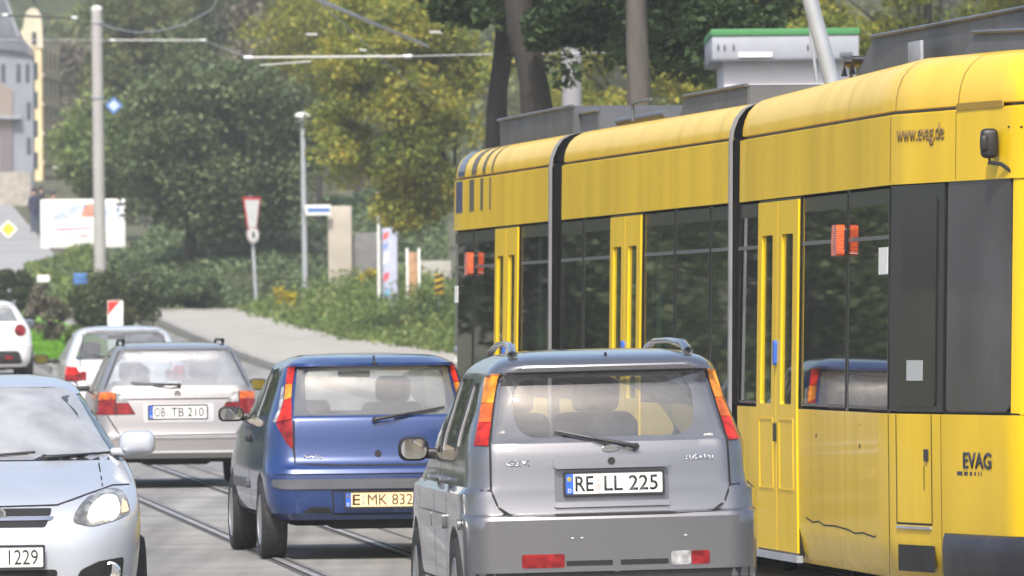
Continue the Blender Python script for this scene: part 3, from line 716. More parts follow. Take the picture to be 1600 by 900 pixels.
bm = bmesh.new(); add_tube(bm, [(.0, .36, 1.43), (.0, .36, 1.47)], .007, 6); add_box(bm, (.0, .31, 1.415), (.035, .02, .02), 0, .004); obj('roof_aerial', bm, M['black'], hatch)
for f_ in ('left', 'right'):
    s_ = -1 if f_ == 'left' else 1
    seam(shB, f_, [[(1.42, 1.40), (1.42, .95), (1.36, .45), (1.42, .30)], [(2.70, .97), (2.74, .7), (2.66, .30)], [(1.4, .30), (2.68, .30)]], .012, M['gap'], 'door_gap', hatch)
    patch(shB, f_, rrect(1.46, .50, 2.66, .57, .02), M['rub'], 'side_moulding', hatch, off=.016, thick=.02, grid=.1)
    patch(shB, f_, [(1.385, 1.02), (1.475, 1.015), (1.475, 1.38), (1.385, 1.37)], M['black'], 'door_pillar', hatch, off=.002, thick=.004, grid=.1)
    bm = bmesh.new(); x = shB.side(1.62, .85); add_box(bm, (s_ * (x + .012), 1.60, .86), (.035, .19, .05), 0, .015, 3); obj('door_handle', bm, M['black'], hatch, 50)
# ===== silver estate car ====================================================
pW = car_paint('pale_silver_paint', (.29, .28, .28), .45, .36)
W = [(.30, .76), (.34, .81), (.5, .835), (.68, .84), (.78, .825), (.95, .80), (1.03, .765), (1.2, .69), (1.37, .60), (1.41, .56), (1.435, .47), (1.45, .3)]
Rr = [(.30, .06), (.34, .02), (.38, .0), (.46, .0), (.50, .0), (.515, .03), (.54, .05), (.72, .08), (.95, .13), (1.03, .17), (1.36, .46), (1.38, .45), (1.41, .54), (1.435, .8), (1.45, 1.1)]
F = [(.30, 4.3), (.4, 4.45), (.6, 4.45), (.72, 4.3), (.85, 3.7), (.94, 3.35), (1.15, 2.9), (1.36, 2.45), (1.42, 2.1), (1.45, 1.8)]
shW = Shell(W, Rr, F, 4.45, rc=.22, rcx=.18, rf=.5, bow=.05, tr=.03, tf=.06)
loc = at_px(279, 157)
rgl = rnd([(-.69, 1.02), (.69, 1.02), (.655, 1.10), (.53, 1.37), (-.53, 1.37), (-.655, 1.10)], .04)
sideW = [rnd([(.62, 1.0), (1.35, .98), (1.40, 1.32), (.85, 1.33)], .05), rnd([(1.42, .98), (2.15, .96), (2.15, 1.34), (1.47, 1.33)], .05), rnd([(2.25, .96), (3.10, .93), (2.55, 1.30), (2.25, 1.345)], .05)]
est, b_ = car('estate_car', 'pale silver estate car seen from behind, left of the blue hatchback', loc, R_(5.0), shW, pW, (.92, 1.41), .96, rgl, sideW,
    rnd([(-.62, 1.0), (.62, 1.0), (.52, 1.33), (-.52, 1.33)], .06), [(.84, .85), (.84, 3.45)], (.30, .20), cowl=3.2, mirrors=(.88, 2.95, 1.0, .18, .12),
    seat_rows=((1.4, 1.17, (-.35, .35)), (2.3, 1.2, (-.36, .36))), glass=glass_mat('sky_lit_glass', (.62, .68, .74), .38, 2.4))  # heavy pale film stands for sky reflected in the rear window
b = [(-.70, .535), (-.69, .73), (-.70, 1.0), (-.55, 1.375), (.55, 1.375), (.70, 1.0), (.69, .73), (.70, .535)]
seam(shW, 'rear', [[(-.58, .535), (-.62, .60), (-.70, .73)], [(.58, .535), (.62, .60), (.70, .73)], [(-.58, .535), (.58, .535)], [(-.72, 1.0), (-.55, 1.385), (.55, 1.385), (.72, 1.0)]], .012, M['gap'], 'tailgate_gap', est)
for sg in (-1, 1):
    q = lambda pts: [(sg * a, b) for a, b in pts]
    o = patch(shW, 'rear', rnd(q([(.42, 0.745), (.815, 0.740), (.812, 0.882), (.613, 0.892), (.613, 0.855), (.485, 0.855)]), .008), M['red'], 'tail_lamp', est, off=.010, thick=.03, grid=.03)
    patch(shW, 'rear', rnd(q([(.487, 0.858), (.61, 0.858), (.61, 0.960), (.56, 0.955), (.52, 0.925)]), .01), M['clear'], 'reversing_lens', o, off=.010, thick=.03, grid=.03)
    patch(shW, 'rear', rnd(q([(.613, 0.895), (.81, 0.885), (.80, 0.955), (.70, 0.965), (.613, 0.961)]), .01), M['amber_dull'], 'indicator_lens', o, off=.010, thick=.03, grid=.03)
    seam(shW, 'rear', [q([(.615, 0.740), (.615, 0.965)])], .010, M['gap'], 'lens_joint', o, off=.024)
patch(shW, 'rear', rrect(-.84, .50, .84, .515, .004), M['chrome'], 'bumper_trim', est, off=.012, thick=.01, grid=.06)
patch(shW, 'rear', rrect(-.82, .355, .82, .375, .004), M['white'], 'bumper_trim', est, off=.012, thick=.01, grid=.06)
patch(shW, 'rear', rrect(-.62, .885, .62, .897, .003), M['gap'], 'tailgate_crease', est, off=.002, grid=.06)
patch(shW, 'rear', rrect(-.34, .66, .36, .845, .02), car_paint('plate_recess_silver', (.42, .41, .42), .4, .4), 'plate_recess', est, off=.004, grid=.06)
plate(est, lambda a, z, d: Vector((a + .0, shW.rear(0, .76) - .01 - d, .76 + z)), ('OB', 'TB 210'), h=.13, w=.58)
frW = lambda a, z, d: Vector((a, shW.rear(a, z) - .004 - d, z))
bm = bmesh.new(); add_lathe(bm, [(.035, 0), (.035, .004), (.027, .004), (.027, .001)], 'Y', (0, 0, 0), 20)
for v in bm.verts: v.co = Vector((v.co.x, shW.rear(0, .945) - .004 - v.co.y, .945 + v.co.z))
obj('round_badge', bm, M['chrome'], est, 30)
wiper(est, shW, 'rear', (.02, 1.03), (-.46, 1.06), (.2, 1.0))
for sg in (-1, 1):
    bm = bmesh.new(); add_tube(bm, [(sg * .50, .95, 1.42), (sg * .50, .90, 1.465), (sg * .50, 1.1, 1.475), (sg * .50, 2.2, 1.47), (sg * .50, 2.35, 1.42)], [.02, .022, .014, .014, .018], 8); obj('roof_rail', bm, M['black'], est, 50)
# ===== white car ahead ======================================================
pV = car_paint('white_paint', (.66, .67, .69), .2, .35)
W = [(.22, .72), (.34, .80), (.55, .84), (.75, .83), (.95, .79), (1.02, .76), (1.2, .68), (1.36, .59), (1.40, .53), (1.425, .42), (1.44, .25)]
Rr = [(.22, .12), (.34, .02), (.6, .0), (.64, .06), (.88, .10), (.98, .20), (1.02, .26), (1.34, .62), (1.38, .66), (1.41, .8), (1.44, 1.2)]
F = [(.22, 4.0), (.4, 4.15), (.6, 4.15), (.72, 4.0), (.85, 3.45), (.94, 3.1), (1.15, 2.65), (1.36, 2.2), (1.42, 1.9), (1.44, 1.6)]
shV = Shell(W, Rr, F, 4.15, rc=.25, rcx=.22, rf=.5, bow=.08, tr=.04, tf=.06)
loc = at_px(199, 119)
rgl = rnd([(-.66, 1.0), (.66, 1.0), (.62, 1.10), (.50, 1.36), (-.50, 1.36), (-.62, 1.10)], .05)
sideV = [rnd([(.85, 1.0), (1.45, .98), (1.45, 1.32), (1.1, 1.30)], .05), rnd([(1.55, .97), (2.85, .93), (2.35, 1.28), (1.55, 1.34)], .05)]
whi, b_ = car('white_hatchback_car', 'white hatchback just ahead of the silver estate, beneath the marker board', loc, R_(6.0), shV, pV, (.92, 1.39), .96, rgl, sideV,
    rnd([(-.60, 1.0), (.60, 1.0), (.50, 1.33), (-.50, 1.33)], .06), [(.84, .75), (.84, 3.2)], (.30, .19), cowl=3.0, mirrors=(.88, 2.7, 1.0, .2, .13), glass=glass_mat('sky_lit_glass', (.60, .66, .72), .16), seat_rows=((2.0, 1.18, (-.35, .35)),))
whi.location.z += .06
for sg in (-1, 1):
    q = lambda pts: [(sg * a, b) for a, b in pts]
    o = patch(shV, 'rear', rnd(q([(.52, .74), (.80, .70), (.80, .80), (.52, .86)]), .02), M['red'], 'tail_lamp', whi, off=.010, thick=.03, grid=.03)
    patch(shV, 'rear', rnd(q([(.60, .82), (.80, .805), (.79, .92), (.64, .91)]), .02), M['red_hot'], 'indicator_lens', o, off=.012, thick=.03, grid=.03)
seam(shV, 'rear', [[(-.52, .68), (-.60, .95), (-.52, 1.375), (.52, 1.375), (.60, .95), (.52, .68), (-.52, .68)]], .014, M['gap'], 'tailgate_gap', whi)
wiper(whi, shV, 'rear', (0, 1.02), (-.42, 1.06), (.2, 1.0))
M['lbl'] = mat('pale_blue_plastic', (.30, .38, .50), .4)
# ===== white car in the left lane ===========================================
W = [(.20, .74), (.30, .80), (.55, .84), (.78, .83), (.95, .78), (1.03, .73), (1.2, .63), (1.34, .54), (1.40, .46), (1.43, .35), (1.445, .2)]
Rr = [(.20, .10), (.34, .0), (.6, .0), (.66, .04), (.9, .10), (1.0, .16), (1.06, .24), (1.34, .50), (1.36, .46), (1.40, .55), (1.445, 1.1)]
shA = Shell(W, Rr, [(a, b - .1) for a, b in F], 4.05, rc=.32, rcx=.30, rf=.5, bow=.10, tr=.06, tf=.06)
loc = at_px(-14, 84)
rgl = rnd([(-.56, 1.04), (.56, 1.04), (.44, 1.31), (-.44, 1.31)], .05)
sideA = [rnd([(1.5, 1.0), (2.75, .95), (2.25, 1.28), (1.5, 1.32)], .05)]
alf, b_ = car('small_white_car', 'rounded white car with a round red tail lamp at the left edge', loc, R_(7.0), shA, car_paint('bright_white_paint', (.80, .80, .80), 0, .35), (.92, 1.38), .96, rgl, sideA,
    rnd([(-.58, 1.0), (.58, 1.0), (.46, 1.31), (-.46, 1.31)], .06), [(.84, .7), (.84, 3.1)], (.31, .2), cowl=2.9, mirrors=(.80, 2.6, 1.0, .2, .13), mirror_m=M['lbl'], glass=glass_mat('sky_lit_glass', (.55, .60, .66), .35, 2.4), seat_rows=((2.0, 1.15, (-.35, .35)),))  # sky sheen put into the pane as a pale diffuse film
for sg in (-1, 1):
    bm = bmesh.new(); add_lathe(bm, [(.115, 0), (.115, .02), (.08, .035), (.01, .038)], 'Y', (0, 0, 0), 24)
    for v in bm.verts: v.co = Vector((sg * .575 + v.co.x, shA.rear(sg * .575 + v.co.x * .9, .88 + v.co.z) - v.co.y + .01, .88 + v.co.z))
    obj('tail_lamp', bm, M['red'], alf, 40)
patch(shA, 'rear', rnd([(-.62, .25), (.62, .25), (.55, .50), (-.55, .50)], .08), M['black'], 'bumper_insert', alf, off=.006, grid=.06)
seam(shA, 'rear', [[(-.78, .66), (-.5, .63), (.5, .63), (.78, .66)]], .015, M['gap'], 'bumper_gap', alf)
o = patch(shA, 'rear', rrect(.28, .34, .42, .40, .02), M['red'], 'rear_fog_lamp', alf, off=.012, grid=.05)
# ===== oncoming pale blue silver car ========================================
pC = car_paint('ice_blue_silver_paint', (.50, .53, .58), .35, .36)
W = [(.20, .72), (.30, .775), (.5, .81), (.72, .82), (.86, .805), (.98, .775), (1.05, .73), (1.2, .645), (1.38, .535), (1.42, .50), (1.455, .42), (1.475, .27)]
Rr = [(.20, .12), (.4, .0), (.6, .0), (.9, .1), (1.05, .2), (1.38, .5), (1.43, .6), (1.475, 1.2)]
F = [(.20, 4.02), (.28, 4.12), (.38, 4.17), (.56, 4.18), (.66, 4.16), (.74, 4.10), (.80, 4.00), (.87, 3.75), (.94, 3.42), (.985, 3.18), (1.01, 3.08), (1.06, 2.95), (1.2, 2.68), (1.38, 2.30), (1.42, 2.16), (1.455, 1.9), (1.475, 1.5)]
shC = Shell(W, Rr, F, 4.18, rc=.3, rf=.42, bow=.06, bowf=.16, tr=.05, tf=.045)
s_c = 290.0
rzC = R_(180 + 4.5)
nose = at_px(-9, s_c); dirc = Vector((-math.sin(rzC), math.cos(rzC), 0)); loc = nose - dirc * 4.18
rgl = rnd([(-.58, 1.05), (.58, 1.05), (.48, 1.35), (-.48, 1.35)], .06)
sideC = [rnd([(.75, 1.03), (1.55, 1.0), (1.55, 1.38), (1.0, 1.36)], .05), rnd([(1.65, 1.0), (2.85, 1.0), (2.25, 1.36), (1.65, 1.39)], .05)]
wsC = rnd([(-.69, 1.035), (.69, 1.035), (.635, 1.12), (.485, 1.41), (-.485, 1.41), (-.635, 1.12)], .05)
cor, b_ = car('oncoming_car', 'pale ice blue car facing the camera with a lit headlamp, in the bottom left corner', loc, rzC, shC, pC, (.97, 1.435), 1.0, rgl, sideC, wsC,
    [(.84, .72), (.84, 3.32)], (.305, .195), cowl=2.98, seat_rows=((1.5, 1.16, (-.35, .35)), (2.0, 1.22, (-.36, .36))), screen_m=glass_mat('sky_lit_screen', (.62, .68, .74), .55, 2.4))  # windscreen's sky reflection is largely painted in by the pale film
frC = lambda a, z, d: Vector((-a, shC.front(a, z) + .004 + d, z))
def qf(pts): return [(-a, b) for a, b in pts]
for sg in (1, -1):
    q = lambda pts: [(sg * -a, b) for a, b in pts]       # a grows to the right of the picture when sg is 1
    hl = rnd([(.415, .70), (.44, .76), (.50, .825), (.60, .868), (.69, .872), (.73, .83), (.745, .74), (.66, .705), (.52, .675)], .03)
    o = patch(shC, 'front', q(hl), M['hl'], 'headlamp', cor, off=.008, thick=.02, grid=.03)
    patch(shC, 'front', q(rnd([(.50, .70), (.52, .78), (.60, .84), (.67, .835), (.685, .76), (.66, .72)], .05)), M['lit'], 'lit_bulb', o, off=.013, thick=.006, grid=.05)
    patch(shC, 'front', q(rnd([(.69, .74), (.70, .82), (.725, .80), (.735, .75)], .01)), mat('side_indicator', (.75, .55, .35), .3), 'indicator_lens', o, off=.014, thick=.006, grid=.05)
    patch(shC, 'front', q(rnd([(.41, .33), (.46, .44), (.56, .485), (.70, .505), (.69, .40), (.66, .28), (.43, .28)], .02)), M['dark'], 'fog_lamp_recess', cor, off=.005, grid=.04)
    bm = bmesh.new(); add_lathe(bm, [(.055, 0), (.055, .03), (.045, .035), (.043, .015), (.005, .012)], 'Y', (0, 0, 0), 24)
    for v in bm.verts: v.co = Vector((-sg * .625 + v.co.x, shC.front(.625, .42) + v.co.y - .01, .425 + v.co.z))
    obj('fog_lamp', bm, M['chrome'], cor, 40)
    bm = bmesh.new(); mz = 1.10
    add_box(bm, (-sg * .825, 2.72, mz), (.20, .14, .135), 0, .05, 4); add_box(bm, (-sg * .73, 2.72, mz - .05), (.12, .07, .05), 0, .02)
    obj('door_mirror', bm, pC, cor, 50)
patch(shC, 'front', rnd([(-.31, .775), (.31, .775), (.30, .735), (-.30, .735)], .012), M['gap'], 'grille_slot', cor, off=.004, grid=.05)
patch(shC, 'front', rnd([(-.29, .71), (.29, .71), (.27, .675), (-.27, .675)], .012), M['gap'], 'grille_slot', cor, off=.004, grid=.05)
patch(shC, 'front', rnd([(-.32, .732), (.32, .732), (.30, .712), (-.30, .712)], .006), M['chrome'], 'grille_bar', cor, off=.012, thick=.02, grid=.05)
patch(shC, 'front', rnd([(-.34, .445), (.34, .445), (.30, .29), (-.30, .29)], .03), M['dark'], 'lower_intake', cor, off=.004, grid=.05)
bm = bmesh.new(); add_lathe(bm, [(.055, 0), (.055, .012), (.043, .012), (.043, .0)], 'Y', (0, 0, 0), 28)
for v in bm.verts: v.co = Vector((v.co.x * 1.1, shC.front(0, .745) + .02 + v.co.y, .745 + v.co.z * .8))
obj('oval_badge', bm, M['chrome'], cor, 30)
plate(cor, lambda a, z, d: Vector((-a, shC.front(0, .515) + .012 + d, .515 + z)), ('E', 'AM 1229'), h=.115)
seam(shC, 'front', [[(-.80, .885), (-.66, .885), (-.50, .84), (-.34, .79), (0, .785), (.34, .79), (.50, .84), (.66, .885), (.80, .885)], [(.60, .88), (.60, 1.0)], [(-.60, .88), (-.60, 1.0)]], .008, M['gap'], 'bonnet_gap', cor)
patch(shC, 'front', rnd([(-.72, 1.012), (.72, 1.012), (.72, 1.034), (-.72, 1.034)], .008), M['black'], 'cowl', cor, off=.004, grid=.06)
wiper(cor, shC, 'front', (-.30, 1.03), (-.72, 1.055), (.1, 1.0)); wiper(cor, shC, 'front', (.25, 1.03), (-.25, 1.06), (.1, 1.0))
# ------------------------------------------------------------------ the tram
TL = Vector((3.0, 60.0, 0))
tram = thing('tram', 'yellow articulated tram with dark window band and orange side lights', 'tram', TL)
def tram_yellow(name, base, streak=.12):
    m = mat(name, base, .36, ior=1.35, coat=.18, var=streak, vs=2.0, coatr=.06, stretch=(1, 1, .12), detail=6)
    return m
M['ty'] = tram_yellow('tram_yellow', (.74, .49, .008))
M['ty2'] = tram_yellow('cab_yellow', (.78, .52, .010), .05)
M['tyr'] = tram_yellow('roof_yellow', (.76, .49, .010), .08)
M['tyr'].node_tree.nodes['Principled BSDF'].inputs['Coat Weight'].default_value = .30
M['tyr'].node_tree.nodes['Principled BSDF'].inputs['Coat IOR'].default_value = 1.5
def tram_glass(name, col, dust=.0):
    m = mat(name, col, .025, ior=1.5, var=.35, vs=1.1, bump=.012, bs=3)
    n = m.node_tree; b = n.nodes['Principled BSDF']
    for l in list(b.inputs['Roughness'].links): n.links.remove(l)
    b.inputs['Roughness'].default_value = .03
    return m
M['tg'] = tram_glass('tram_glass', (.022, .028, .024))
M['tgt'] = glass_mat('tinted_tram_glass', (.48, .55, .50), .035, 1.55, .015)
M['tgd'] = tram_glass('door_glass', (.014, .016, .012))
M['tgg'] = tram_glass('grey_cab_glass', (.055, .055, .058))
M['tb'] = mat('window_pillar', (.012, .013, .013), .25)
M['tgrey'] = mat('roof_grey', (.09, .10, .12), .5, var=.15, vs=2)
M['tlight'] = mat('light_grey_metal', (.30, .32, .36), .45, var=.15, vs=3)
M['tmid'] = mat('mid_grey_metal', (.22, .22, .23), .45, var=.15, vs=3)
M['tedge'] = mat('window_divider', (.09, .095, .095), .4)
M['tbump'] = mat('tram_bumper', (.018, .018, .024), .45, var=.2)
TUM = .022
class Sec:
    def __init__(s, F, N, ins=None):
        s.F = Vector((F[0], F[1])); s.N = Vector((N[0], N[1])); d = s.N - s.F; s.L = d.length; s.d = d / s.L
        s.n = Vector((-s.d.y, s.d.x)); s.ins = ins or (lambda l: 0.0)     # n points into the tram (to the right)
        if s.n.x < 0: s.n = -s.n
        s.top = None
    def T(s, l, u, z):
        if s.top and z > 2.94: z = 2.94 + (z - 2.94) * s.top(l)
        u2 = u + s.ins(l) + TUM * max(0, z - 1.15)
        p = s.F + s.d * l + s.n * u2
        return Vector((p.x, p.y, z - (p.y - 59.6) * .0045)) - TL
    def l(s, px, py=450):
        k = P(px, py, 1).x; a, b = -3.0, s.L + 2.36
        f = lambda l: (lambda q: q.x - k * q.y)(s.F + s.d * l + s.n * s.ins(l))
        for _ in range(40):
            m = (a + b) / 2
            if f(m) < 0: a = m
            else: b = m
        return (a + b) / 2
B = (2.208, 53.03); A = (1.489, 59.57)
lB = math.dist(A, B)
def near_ins(l):
    if l <= lB: return 0.0
    t = l - lB
    if t <= 1.98: return .19 * t
    q = min(1.0, (t - 1.98) / .42)
    return .376 + .19 * .42 * q + .62 * (1 - math.sqrt(max(0, 1 - q ** 2.4)))
near = Sec(A, B, near_ins)
mid = Sec((.35, 67.75), (1.427, 59.75)); far = Sec((-.505, 74.3), (.262, 68.4), lambda l: .0 if l > 0 else .0)
def far_ins(l):
    if l >= 0: return 0.0
    t = -l
    return .20 * t + (0 if t < 2.0 else .6 * (1 - math.sqrt(max(0, 1 - min(1, (t - 2.0) / .4) ** 2.4))))
far.ins = far_ins
def near_top(l):
    t = min(1, max(0, (l - lB - 1.5) / .75)); return (1.12 + .22 * min(1, max(0, l / lB))) * (1 - .97 * (1 - math.sqrt(1 - t * t)))
near.top = near_top
WT = 2.3
PROF = [(.10, .16), (.03, .24), (.0, .40), (.0, 1.145), (.03, 1.155), (.03, 2.487), (.0, 2.497), (.0, 2.905), (.035, 2.915), (.035, 2.96)]
COVE = [(.035, 2.93), (.016, 2.936), (.018, 2.98), (.030, 3.03), (.055, 3.08), (.095, 3.12), (.15, 3.15), (.22, 3.168), (.27, 3.16), (.30, 3.02), (.70, 3.02)]
def sweep(sec, prof, ls, name, mats, midx=None, cap=True, hollow=None):
    bm = bmesh.new(); rings = []
    full = [(u, z, 0) for u, z in prof] + [(u, z, 1) for u, z in prof[::-1]]
    for l in ls:
        i = sec.ins(l); w = WT - 2 * i; ring = []
        for u, z, sd in full:
            zz = z
            uu = u if not sd else (w - u - 2 * TUM * max(0, z - 1.15))
            ring.append(bm.verts.new(sec.T(l, uu, zz)))
        rings.append(ring)
    n = len(full)
    for ia, (a, b) in enumerate(zip(rings, rings[1:])):
        for k in range(n):
            if hollow and k in (4, 2 * len(prof) - 6) and hollow[0] <= ls[ia] and ls[ia + 1] <= hollow[1]: continue
            f = bm.faces.new((a[k], a[(k + 1) % n], b[(k + 1) % n], b[k]))
            kk = k if k < len(prof) - 1 else (2 * len(prof) - 2 - k if len(prof) - 1 < k < n - 1 else -1)
            if midx and kk in midx: f.material_index = midx[kk]
    if cap:
        bm.faces.new(rings[0][::-1]).material_index = 1; e_ = bm.faces.new(rings[-1])  # caps take the dark material, painting shade into the gaps between sections
        if sec is not near: e_.material_index = 1
    return obj(name, bm, mats, tram, 32)
def tp(sec, outer, m, name, parent=None, holes=(), off=.004, thick=.012, grid=.25, label=None):
    bm = flat_fill(outer, holes, grid)
    warp(bm, lambda a, z, d: sec.T(a, -off + d, z), thick)
    o = obj(name, bm, m, parent or tram, None)
    if label: o['label'] = label
    return o
def ends(l0, l1, extra=()):
    n = max(2, int((l1 - l0) / .5)); return sorted({l0 + (l1 - l0) * i / n for i in range(n + 1)} | set(extra))
nearE = lB + 1.98 + .42
ls_near = ends(0, lB, (.02,)) + [lB + .5, lB + 1, lB + 1.2, lB + 1.4, lB + 1.6, lB + 1.8, lB + 1.98] + [lB + 1.98 + .42 * q for q in (.2, .4, .55, .7, .8, .88, .94, .98, 1.0)]
ls_far = [-2.4 + .4 * (1 - q) for q in (1, .0)] ; ls_far = [-2.4, -2.38, -2.33, -2.25, -2.15, -2.0, -1.0] + ends(0, far.L)
for sec, ls in ((near, ls_near), (mid, ends(0, mid.L, (.02,))), (far, ls_far)):
    body_ls = ls
    sweep(sec, PROF, body_ls, 'carriage_body', [M['ty'], M['tb']], {4: 1, 3: 1, 5: 1, 8: 1}, hollow=(0.01 if sec is not far else -.01, lB if sec is near else sec.L))
    sweep(sec, COVE, body_ls, 'roof_shell', [M['tyr'], M['tb']], None)
# cab corner is taller and rounder: a cap over the cab end roof
# glass panes
def panes(sec, xs, z0=1.165, z1=2.478, m=None, div=2.19, name='window', dv=True):
    for x0, x1 in xs:
        l0, l1 = sec.l(x0), sec.l(x1)
        o = tp(sec, rrect(l0, z0, l1, z1, .02, 3), m or M['tgt'], name, off=-.012, thick=0)
        if dv:
            tp(sec, [(l0 + .01, div - .012), (l1 - .01, div - .012), (l1 - .01, div + .012), (l0 + .01, div + .012)], M['tedge'], 'window_divider', o, off=-.006, thick=.008)
            tp(sec, rrect(l0, z0, l1, z1, .02, 3), M['tb'], 'window_seal', o, holes=[rrect(l0 + .03, z0 + .02, l1 - .03, z1 - .09, .03, 3)], off=-.010, thick=.004)
panes(near, [(1147, 1179), (1247, 1316), (1319, 1382)])
panes(mid, [(871, 904), (907, 948), (1001, 1047), (1050, 1102), (1105, 1133)])
panes(far, [(707, 733), (735, 768), (809, 851)])
def pillars(sec, cuts, l0, l1):
    e = sorted(cuts)
    edges = [l0] + [q for ab in e for q in ab] + [l1]
    for a, b in zip(edges[0::2], edges[1::2]):
        if b - a > .01: tp(sec, [(a - .02, 1.15), (b + .02, 1.15), (b + .02, 2.49), (a - .02, 2.49)], M['tb'], 'window_pillar', off=-.014, thick=.05)
for sec, xs, a, b in ((near, [(1147, 1179), (1184, 1242), (1247, 1316), (1319, 1382)], 0, lB), (mid, [(871, 904), (907, 948), (953, 996), (1001, 1047), (1050, 1102), (1105, 1133)], 0, mid.L), (far, [(707, 733), (735, 768), (773, 804), (809, 851)], 0, far.L)):
    pillars(sec, [(sec.l(u), sec.l(v)) for u, v in xs], a, b)
# inside: lining, ceiling, grab poles, seats
M['tin'] = mat('tram_lining', (.20, .21, .20), .7, var=.1); M['tseat'] = mat('tram_seat', (.10, .04, .05), .8, var=.3, vs=8); M['tpole'] = mat('grab_pole', (.20, .42, .30), .4)
for sec, L0, L1 in ((near, .05, lB - .05), (mid, .05, mid.L - .05), (far, .05, far.L - .05)):
    bm = bmesh.new()
    for (u0, z0), (u1, z1) in (((.10, 1.10), (.10, .42)), ((.10, .42), (2.12, .42)), ((2.12, .42), (2.12, 1.10)), ((.12, 2.52), (.5, 2.75)), ((.5, 2.75), (1.75, 2.75)), ((1.75, 2.75), (2.10, 2.52))):
        bm.faces.new([bm.verts.new(sec.T(l_, u_, z_)) for l_, u_, z_ in ((L0, u0, z0), (L1, u0, z0), (L1, u1, z1), (L0, u1, z1))])
    obj('inner_lining', bm, M['tin'], tram, None, recalc=False)
    n_ = int((L1 - L0) / .85)
    for i in range(n_):
        l_ = L0 + .4 + i * .85
        if i % 3 != 1:
            bm = bmesh.new()
            for u_ in (.38, 1.85):
                add_box(bm, sec.T(l_, u_, 1.05), (.42, .08, .75), 0, .03); add_box(bm, sec.T(l_ - .2, u_, .78), (.42, .42, .10), 0, .03)
            obj('passenger_seats', bm, M['tseat'], tram, 50)
        else:
            bm = bmesh.new()
            for u_ in (.55, 1.7): add_tube(bm, [sec.T(l_, u_, .42), sec.T(l_, u_, 2.72)], .018, 8)
            obj('grab_poles', bm, M['tpole'], tram, 50)
def door(sec, x0, x1, glassm):
    l0, l1 = sec.l(x0), sec.l(x1); m_ = (l0 + l1) / 2
    fr_ = tp(sec, [(l0 - .03, .20), (l1 + .03, .20), (l1 + .03, 2.49), (l0 - .03, 2.49)], M['tb'], 'door_frame', off=-.002, thick=.03, holes=[rrect(l0 + .05, 1.15, l1 - .05, 2.30, .02, 3)])
    for a, b in ((l0, m_ - .008), (m_ + .008, l1)):
        w_ = b - a
        g0, g1 = a + w_ * .20, b - w_ * .24
        leaf = tp(sec, [(a, .23), (b, .23), (b, 2.475), (a, 2.475)], M['ty2'], 'door', off=.010, thick=.03, holes=[rrect(g0, 1.17, g1, 2.26, .02, 3)])
        tp(sec, rrect(g0 - .01, 1.16, g1 + .01, 2.27, .02, 3), glassm, 'door_glass', leaf, off=-.004, thick=.008)
        s_ = .012
        for hole in (rrect(a + w_ * .15, .62, b - w_ * .15, 1.08, .02, 3),):
            tp(sec, hole, M['ty'], 'door_pressing', leaf, holes=[rrect(a + w_ * .15 + s_, .62 + s_, b - w_ * .15 - s_, 1.08 - s_, .012, 3)], off=.014, thick=.004)
    tp(sec, rrect(m_ - .05, 1.42, m_ + .03, 1.58, .02, 3), M['eu'], 'door_button', fr_, off=.03, thick=.02)
    tp(sec, rrect(m_ - .02, .93, m_ + .02, 1.05, .01, 3), M['black'], 'door_handle', fr_, off=.03, thick=.02)
    tp(sec, [(l0 - .04, .17), (l1 + .04, .17), (l1 + .04, .215), (l0 - .04, .215)], M['tlight'], 'door_step', fr_, off=.02, thick=.04)
door(near, 1182, 1244, M['tgt']); door(mid, 951, 998, M['tgt']); door(far, 771, 806, M['tgt'])
def seams_t(sec, lines, w=.01, name='panel_gap', m=None, off=.002, parent=None):
    bm = bmesh.new()
    for (a, b), (c, d) in lines:
        if abs(a - c) < 1e-6: q = [(a - w / 2, b), (a + w / 2, b), (a + w / 2, d), (a - w / 2, d)]
        else: q = [(a, b - w / 2), (c, d - w / 2), (c, d + w / 2), (a, b + w / 2)]
        n = max(1, int(abs(c - a) / .3)) if abs(a - c) > 1e-6 else 1
        if n == 1: bm.faces.new([bm.verts.new(sec.T(l_, -off, z_)) for l_, z_ in q])
        else:
            for i in range(n):
                t0, t1 = i / n, (i + 1) / n; qa, qb = a + (c - a) * t0, a + (c - a) * t1; za, zb = b + (d - b) * t0, b + (d - b) * t1
                bm.faces.new([bm.verts.new(sec.T(l_, -off, z_)) for l_, z_ in ((qa, za - w / 2), (qb, zb - w / 2), (qb, zb + w / 2), (qa, za + w / 2))])
    return obj(name, bm, m or M['gap'], parent or tram, None)
l1385, l1470, l1400, l1455 = near.l(1386), near.l(1470), near.l(1398), near.l(1453)
for x in (1318,): seams_t(near, [((near.l(x), .25), (near.l(x), 1.14))], .006)
seams_t(near, [((l1385, .2), (l1385, 1.14))], .010)
for sec, xs in ((near, (1385, 1487)), (mid, (1010,)), (far, ())):
    for x in xs: seams_t(sec, [((sec.l(x), 2.51), (sec.l(x), 2.90))], .006)
# seams over the roof cove
def cove_seam(sec, l, w=.012, m=None, name='roof_seam'):
    bm = bmesh.new(); prev = None
    for u, z in COVE[1:8]:
        c = (bm.verts.new(sec.T(l - w / 2, u - .003, z + .002)), bm.verts.new(sec.T(l + w / 2, u - .003, z + .002)))
        if prev: bm.faces.new((prev[0], prev[1], c[1], c[0]))
        prev = c
    return obj(name, bm, m or M['gap'], tram, None)
M['tdark'] = mat('seam_yellow', (.30, .18, .01), .5)
for sec, xs in ((near, (1312, 1386, 1484)), (mid, (925, 985, 1048, 1112)), (far, ())):
    for x in xs: cove_seam(sec, sec.l(x, 200), .010, M['tdark'])
